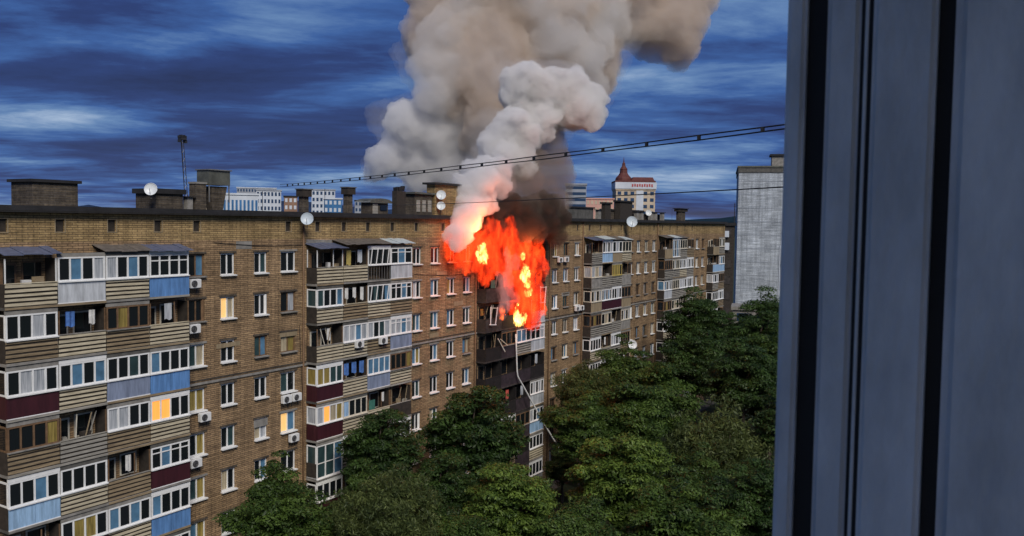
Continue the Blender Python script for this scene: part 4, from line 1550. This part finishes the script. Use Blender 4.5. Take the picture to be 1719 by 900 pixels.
FIRE = [(61.45,-1.2,25.52,0.82),(62.34,-1.2,26.0,0.73),(63.28,-1.2,26.01,1.05),(62.1,-1.2,24.47,0.73),(63.78,-1.2,24.69,1.16),(65.22,-1.2,25.19,1.29),(67.2,-1.2,25.97,1.43),(69.62,-1.2,25.66,1.35),(66.73,-1.2,24.33,1.42),(69.34,-1.2,24.26,1.35),(65.75,-1.2,23.28,0.87),(68.31,-1.2,23.17,0.78),(71.52,-1.2,24.77,1.15),(73.21,-1.2,25.31,0.93),(75.83,-1.2,25.27,0.84),(75.03,-1.2,23.79,1.07),(73.04,-1.2,23.27,1.4),(72.74,-1.2,21.82,1.52),(75.11,-1.2,21.4,0.95),(72.21,-1.2,20.4,1.39),(74.55,-1.2,19.94,1.07),(71.34,-1.2,19.3,0.92),(73.42,-1.2,18.55,1.18),(72.05,-1.2,18.08,0.7),(70.46,-1.2,22.8,0.91),(70.84,-1.2,21.07,0.8)]
CORE = [(64.12, -2.0, 24.54, 0.33), (64.61, -2.0, 24.15, 0.21), (71.81, -2.0, 22.65, 0.41), (72.41, -2.0, 21.7, 0.41), (72.32, -2.0, 20.72, 0.23), (71.64, -2.0, 24.5, 0.23), (70.99, -2.0, 19.83, 0.23), (71.26, -2.0, 18.31, 0.44), (70.36, -2.0, 18.51, 0.27)]
WISP = [(65.93,-3.2,22.53,0.48),(66.46,-3.2,21.42,0.54),(66.29,-3.2,20.34,0.49),(66.93,-3.2,23.29,0.54),(67.64,-3.2,24.09,0.49),(65.8,-3.2,19.57,0.43),(67.31,-3.2,20.82,0.55),(66.39,-3.2,24.13,0.43)]

puff('smoke_column', WHITE, .36, 1.5, 2.6, vol_mat('smoke_white', (.98, .97, .96), 1.7), 'billowing white smoke column rising straight from the flames', 'smoke')
puff('smoke_bank', SIDE, .5, 1.8, 3.6, vol_mat('smoke_pale', (.96, .96, .965), .85), 'pale bluish smoke bank drifting behind the roof chimneys', 'smoke')
puff('smoke_cloud', BROWN, .6, 2.6, 5.2, vol_mat('smoke_brown', (.865, .775, .69), .55), 'huge tan brown smoke cloud leaving the top of the picture', 'smoke')
puff('smoke_fringe', PALE, .5, 1.9, 3.8, vol_mat('smoke_fringe', (.95, .935, .925), .36), 'pale smoke rolling along both edges of the big tan cloud', 'smoke')
puff('dark_smoke', DARK, .4, 1.2, 2.2, vol_mat('smoke_dark', (.50, .42, .35), .45), 'dark brown smoke hanging over the burning top balconies', 'smoke')
puff('black_smoke', BLACK, .3, .9, 1.5, vol_mat('smoke_black', (.14, .11, .09), 1.3), 'black sooty smoke pressed against the wall above the flames', 'smoke')
vol_mat('smoke_veil', (.93, .92, .92), .07)
veil(WHITE[4:], 1.25, MATS['smoke_veil'], 'thin veil of smoke round the white column', 1.6, 3.0, 1)
veil(SIDE, 1.30, MATS['smoke_veil'], 'thin smoke drifting low over the roof chimneys', 2.2, 4.0, 2)
veil(BROWN, 1.10, MATS['smoke_veil'], 'thin ragged veil round the big tan cloud', 3.2, 6.0, 3)
puff('smoke_wisp', WISP, .2, .5, 1.0, vol_mat('smoke_thin', (.85, .80, .88), .28), 'thin lilac smoke wisp in front of the flames', 'smoke', 1.5, lick=1.0)

puff('flames', FIRE, .22, .75, 1.1, flame_mat('flame_red', (1, .018, .004), (1, .075, .011), 1.15, .40, .64, .05, 1.15, .60),
     'large red and orange flames bursting from the upper balconies', 'fire', 1.15, lick=.7)
puff('flame_core', CORE, .11, .38, .55, flame_mat('flame_yellow', (1, .30, .03), (1, .72, .20), 2.6, .42, .64, .1, 4.5),
     'small bright yellow cores glowing inside the red flames', 'fire', 1.25, lick=.9)
# the glow the fire throws on smoke, slabs and walls
for i, (x, y, z, e) in enumerate(((63.2, -2.9, 26.6, 900), (71.5, -2.9, 25.6, 700))):
    ld = bpy.data.lights.new('fire_glow', 'POINT')
    ld.energy = e
    ld.color = (1.0, .22, .06)
    ld.shadow_soft_size = 1.2
    link('fire_glow', ld, None, (x, y, z))
flame_mat('flame_orange', (1, .03, .006), (1, .16, .02), 2.6, .42, .62, .1, 2.4)
puff('small_flames', [(69.1, -1.2, 18.8, .26), (69.6, -1.2, 18.85, .18), (68.8, -1.2, 19.0, .15), (69.25, -1.2, 19.2, .1)], .08, .3, .4, MATS['flame_orange'],
     'small flame on the burnt balcony behind the broken frame', 'fire', 1.0, lick=1.0)

# ------------------------------------------------------------------ the room the picture is taken from, and its window frame
mat('pvc', (0.55, 0.56, 0.57), 0.32, stretch=(1, 1, .35), vscale=14.0, col2=(0.82, 0.83, 0.84), bump=.12, bscale=90)
mat('rubber', (0.010, 0.010, 0.011), 0.7)
mat('plaster', (0.55, 0.56, 0.58), 0.85, 0.05, 3.0, 0.15, 60)
WX = 1.04


def room():
    def s(name, *b):
        q = MB()
        q.box(*b)
        o = link(name, q.mesh(name, 'plaster'))
        o['kind'] = 'structure'
    yo, yi = -44.06, -44.42
    s('wall', 1.16, 2.4, yi, yo, 25.2, 28.95)           # pier beside the window
    s('wall', -2.2, -1.9, yi, yo, 25.2, 28.95)
    s('wall', -1.9, 1.16, yi, yo, 25.2, 26.6)
    s('wall', -1.9, 1.16, yi, yo, 28.75, 28.95)
    s('wall', 2.2, 2.4, -47.6, yi - .003, 25.2, 28.95)
    s('wall', -2.0, 2.2, -47.6, -47.4, 25.2, 28.95)
    s('ceiling', -2.2, 2.4, -47.6, yo, 28.953, 29.15)
    s('floor', -2.2, 2.4, -47.6, yo, 25.0, 25.197)


room()
wf = empty('window_frame', (WX, -44.13, 26.6))
tag(wf, 'grey plastic window frame edge with black seals, close to the camera', 'window frame')


def strip(name, y0, y1, x, m, bev=.0):
    """upright strip of the jamb: y along the jamb depth, x where its face lies"""
    b = bmesh.new()
    bmesh.ops.create_cube(b, size=1)
    d = 1.165 - x
    bmesh.ops.scale(b, vec=(d, y1 - y0, 2.15), verts=b.verts)
    bmesh.ops.translate(b, vec=(x + d / 2 - WX, (y0 + y1) / 2 + 44.13, 1.075), verts=b.verts)
    if bev:
        es = [e for e in b.edges if abs(e.verts[0].co.z - e.verts[1].co.z) > 1 and min(e.verts[0].co.x, e.verts[1].co.x) < x + .001 - WX]
        bmesh.ops.bevel(b, geom=es, offset=bev, segments=3, affect='EDGES')
    me = bpy.data.meshes.new(name)
    b.to_mesh(me)
    b.free()
    me.materials.append(MATS[m])
    return link(name, me, wf)


strip('outer_lip', -44.102, -44.080, 1.034, 'pvc', .005)
strip('groove', -44.1225, -44.1021, 1.047, 'rubber')
strip('face', -44.160, -44.1226, 1.042, 'pvc', .006)
strip('seal', -44.1640, -44.1601, 1.046, 'rubber')
strip('ridge', -44.1680, -44.1641, 1.044, 'pvc', .001)
strip('seal', -44.1725, -44.1681, 1.046, 'rubber')
strip('inner_face', -44.2380, -44.1726, 1.040, 'pvc', .006)
strip('painted_shadow_strip', -44.2540, -44.2381, 1.060, 'rubber')  # black colour stands in for shade between frame and lining
strip('reveal_lining', -44.4150, -44.2541, 1.046, 'pvc', .012)
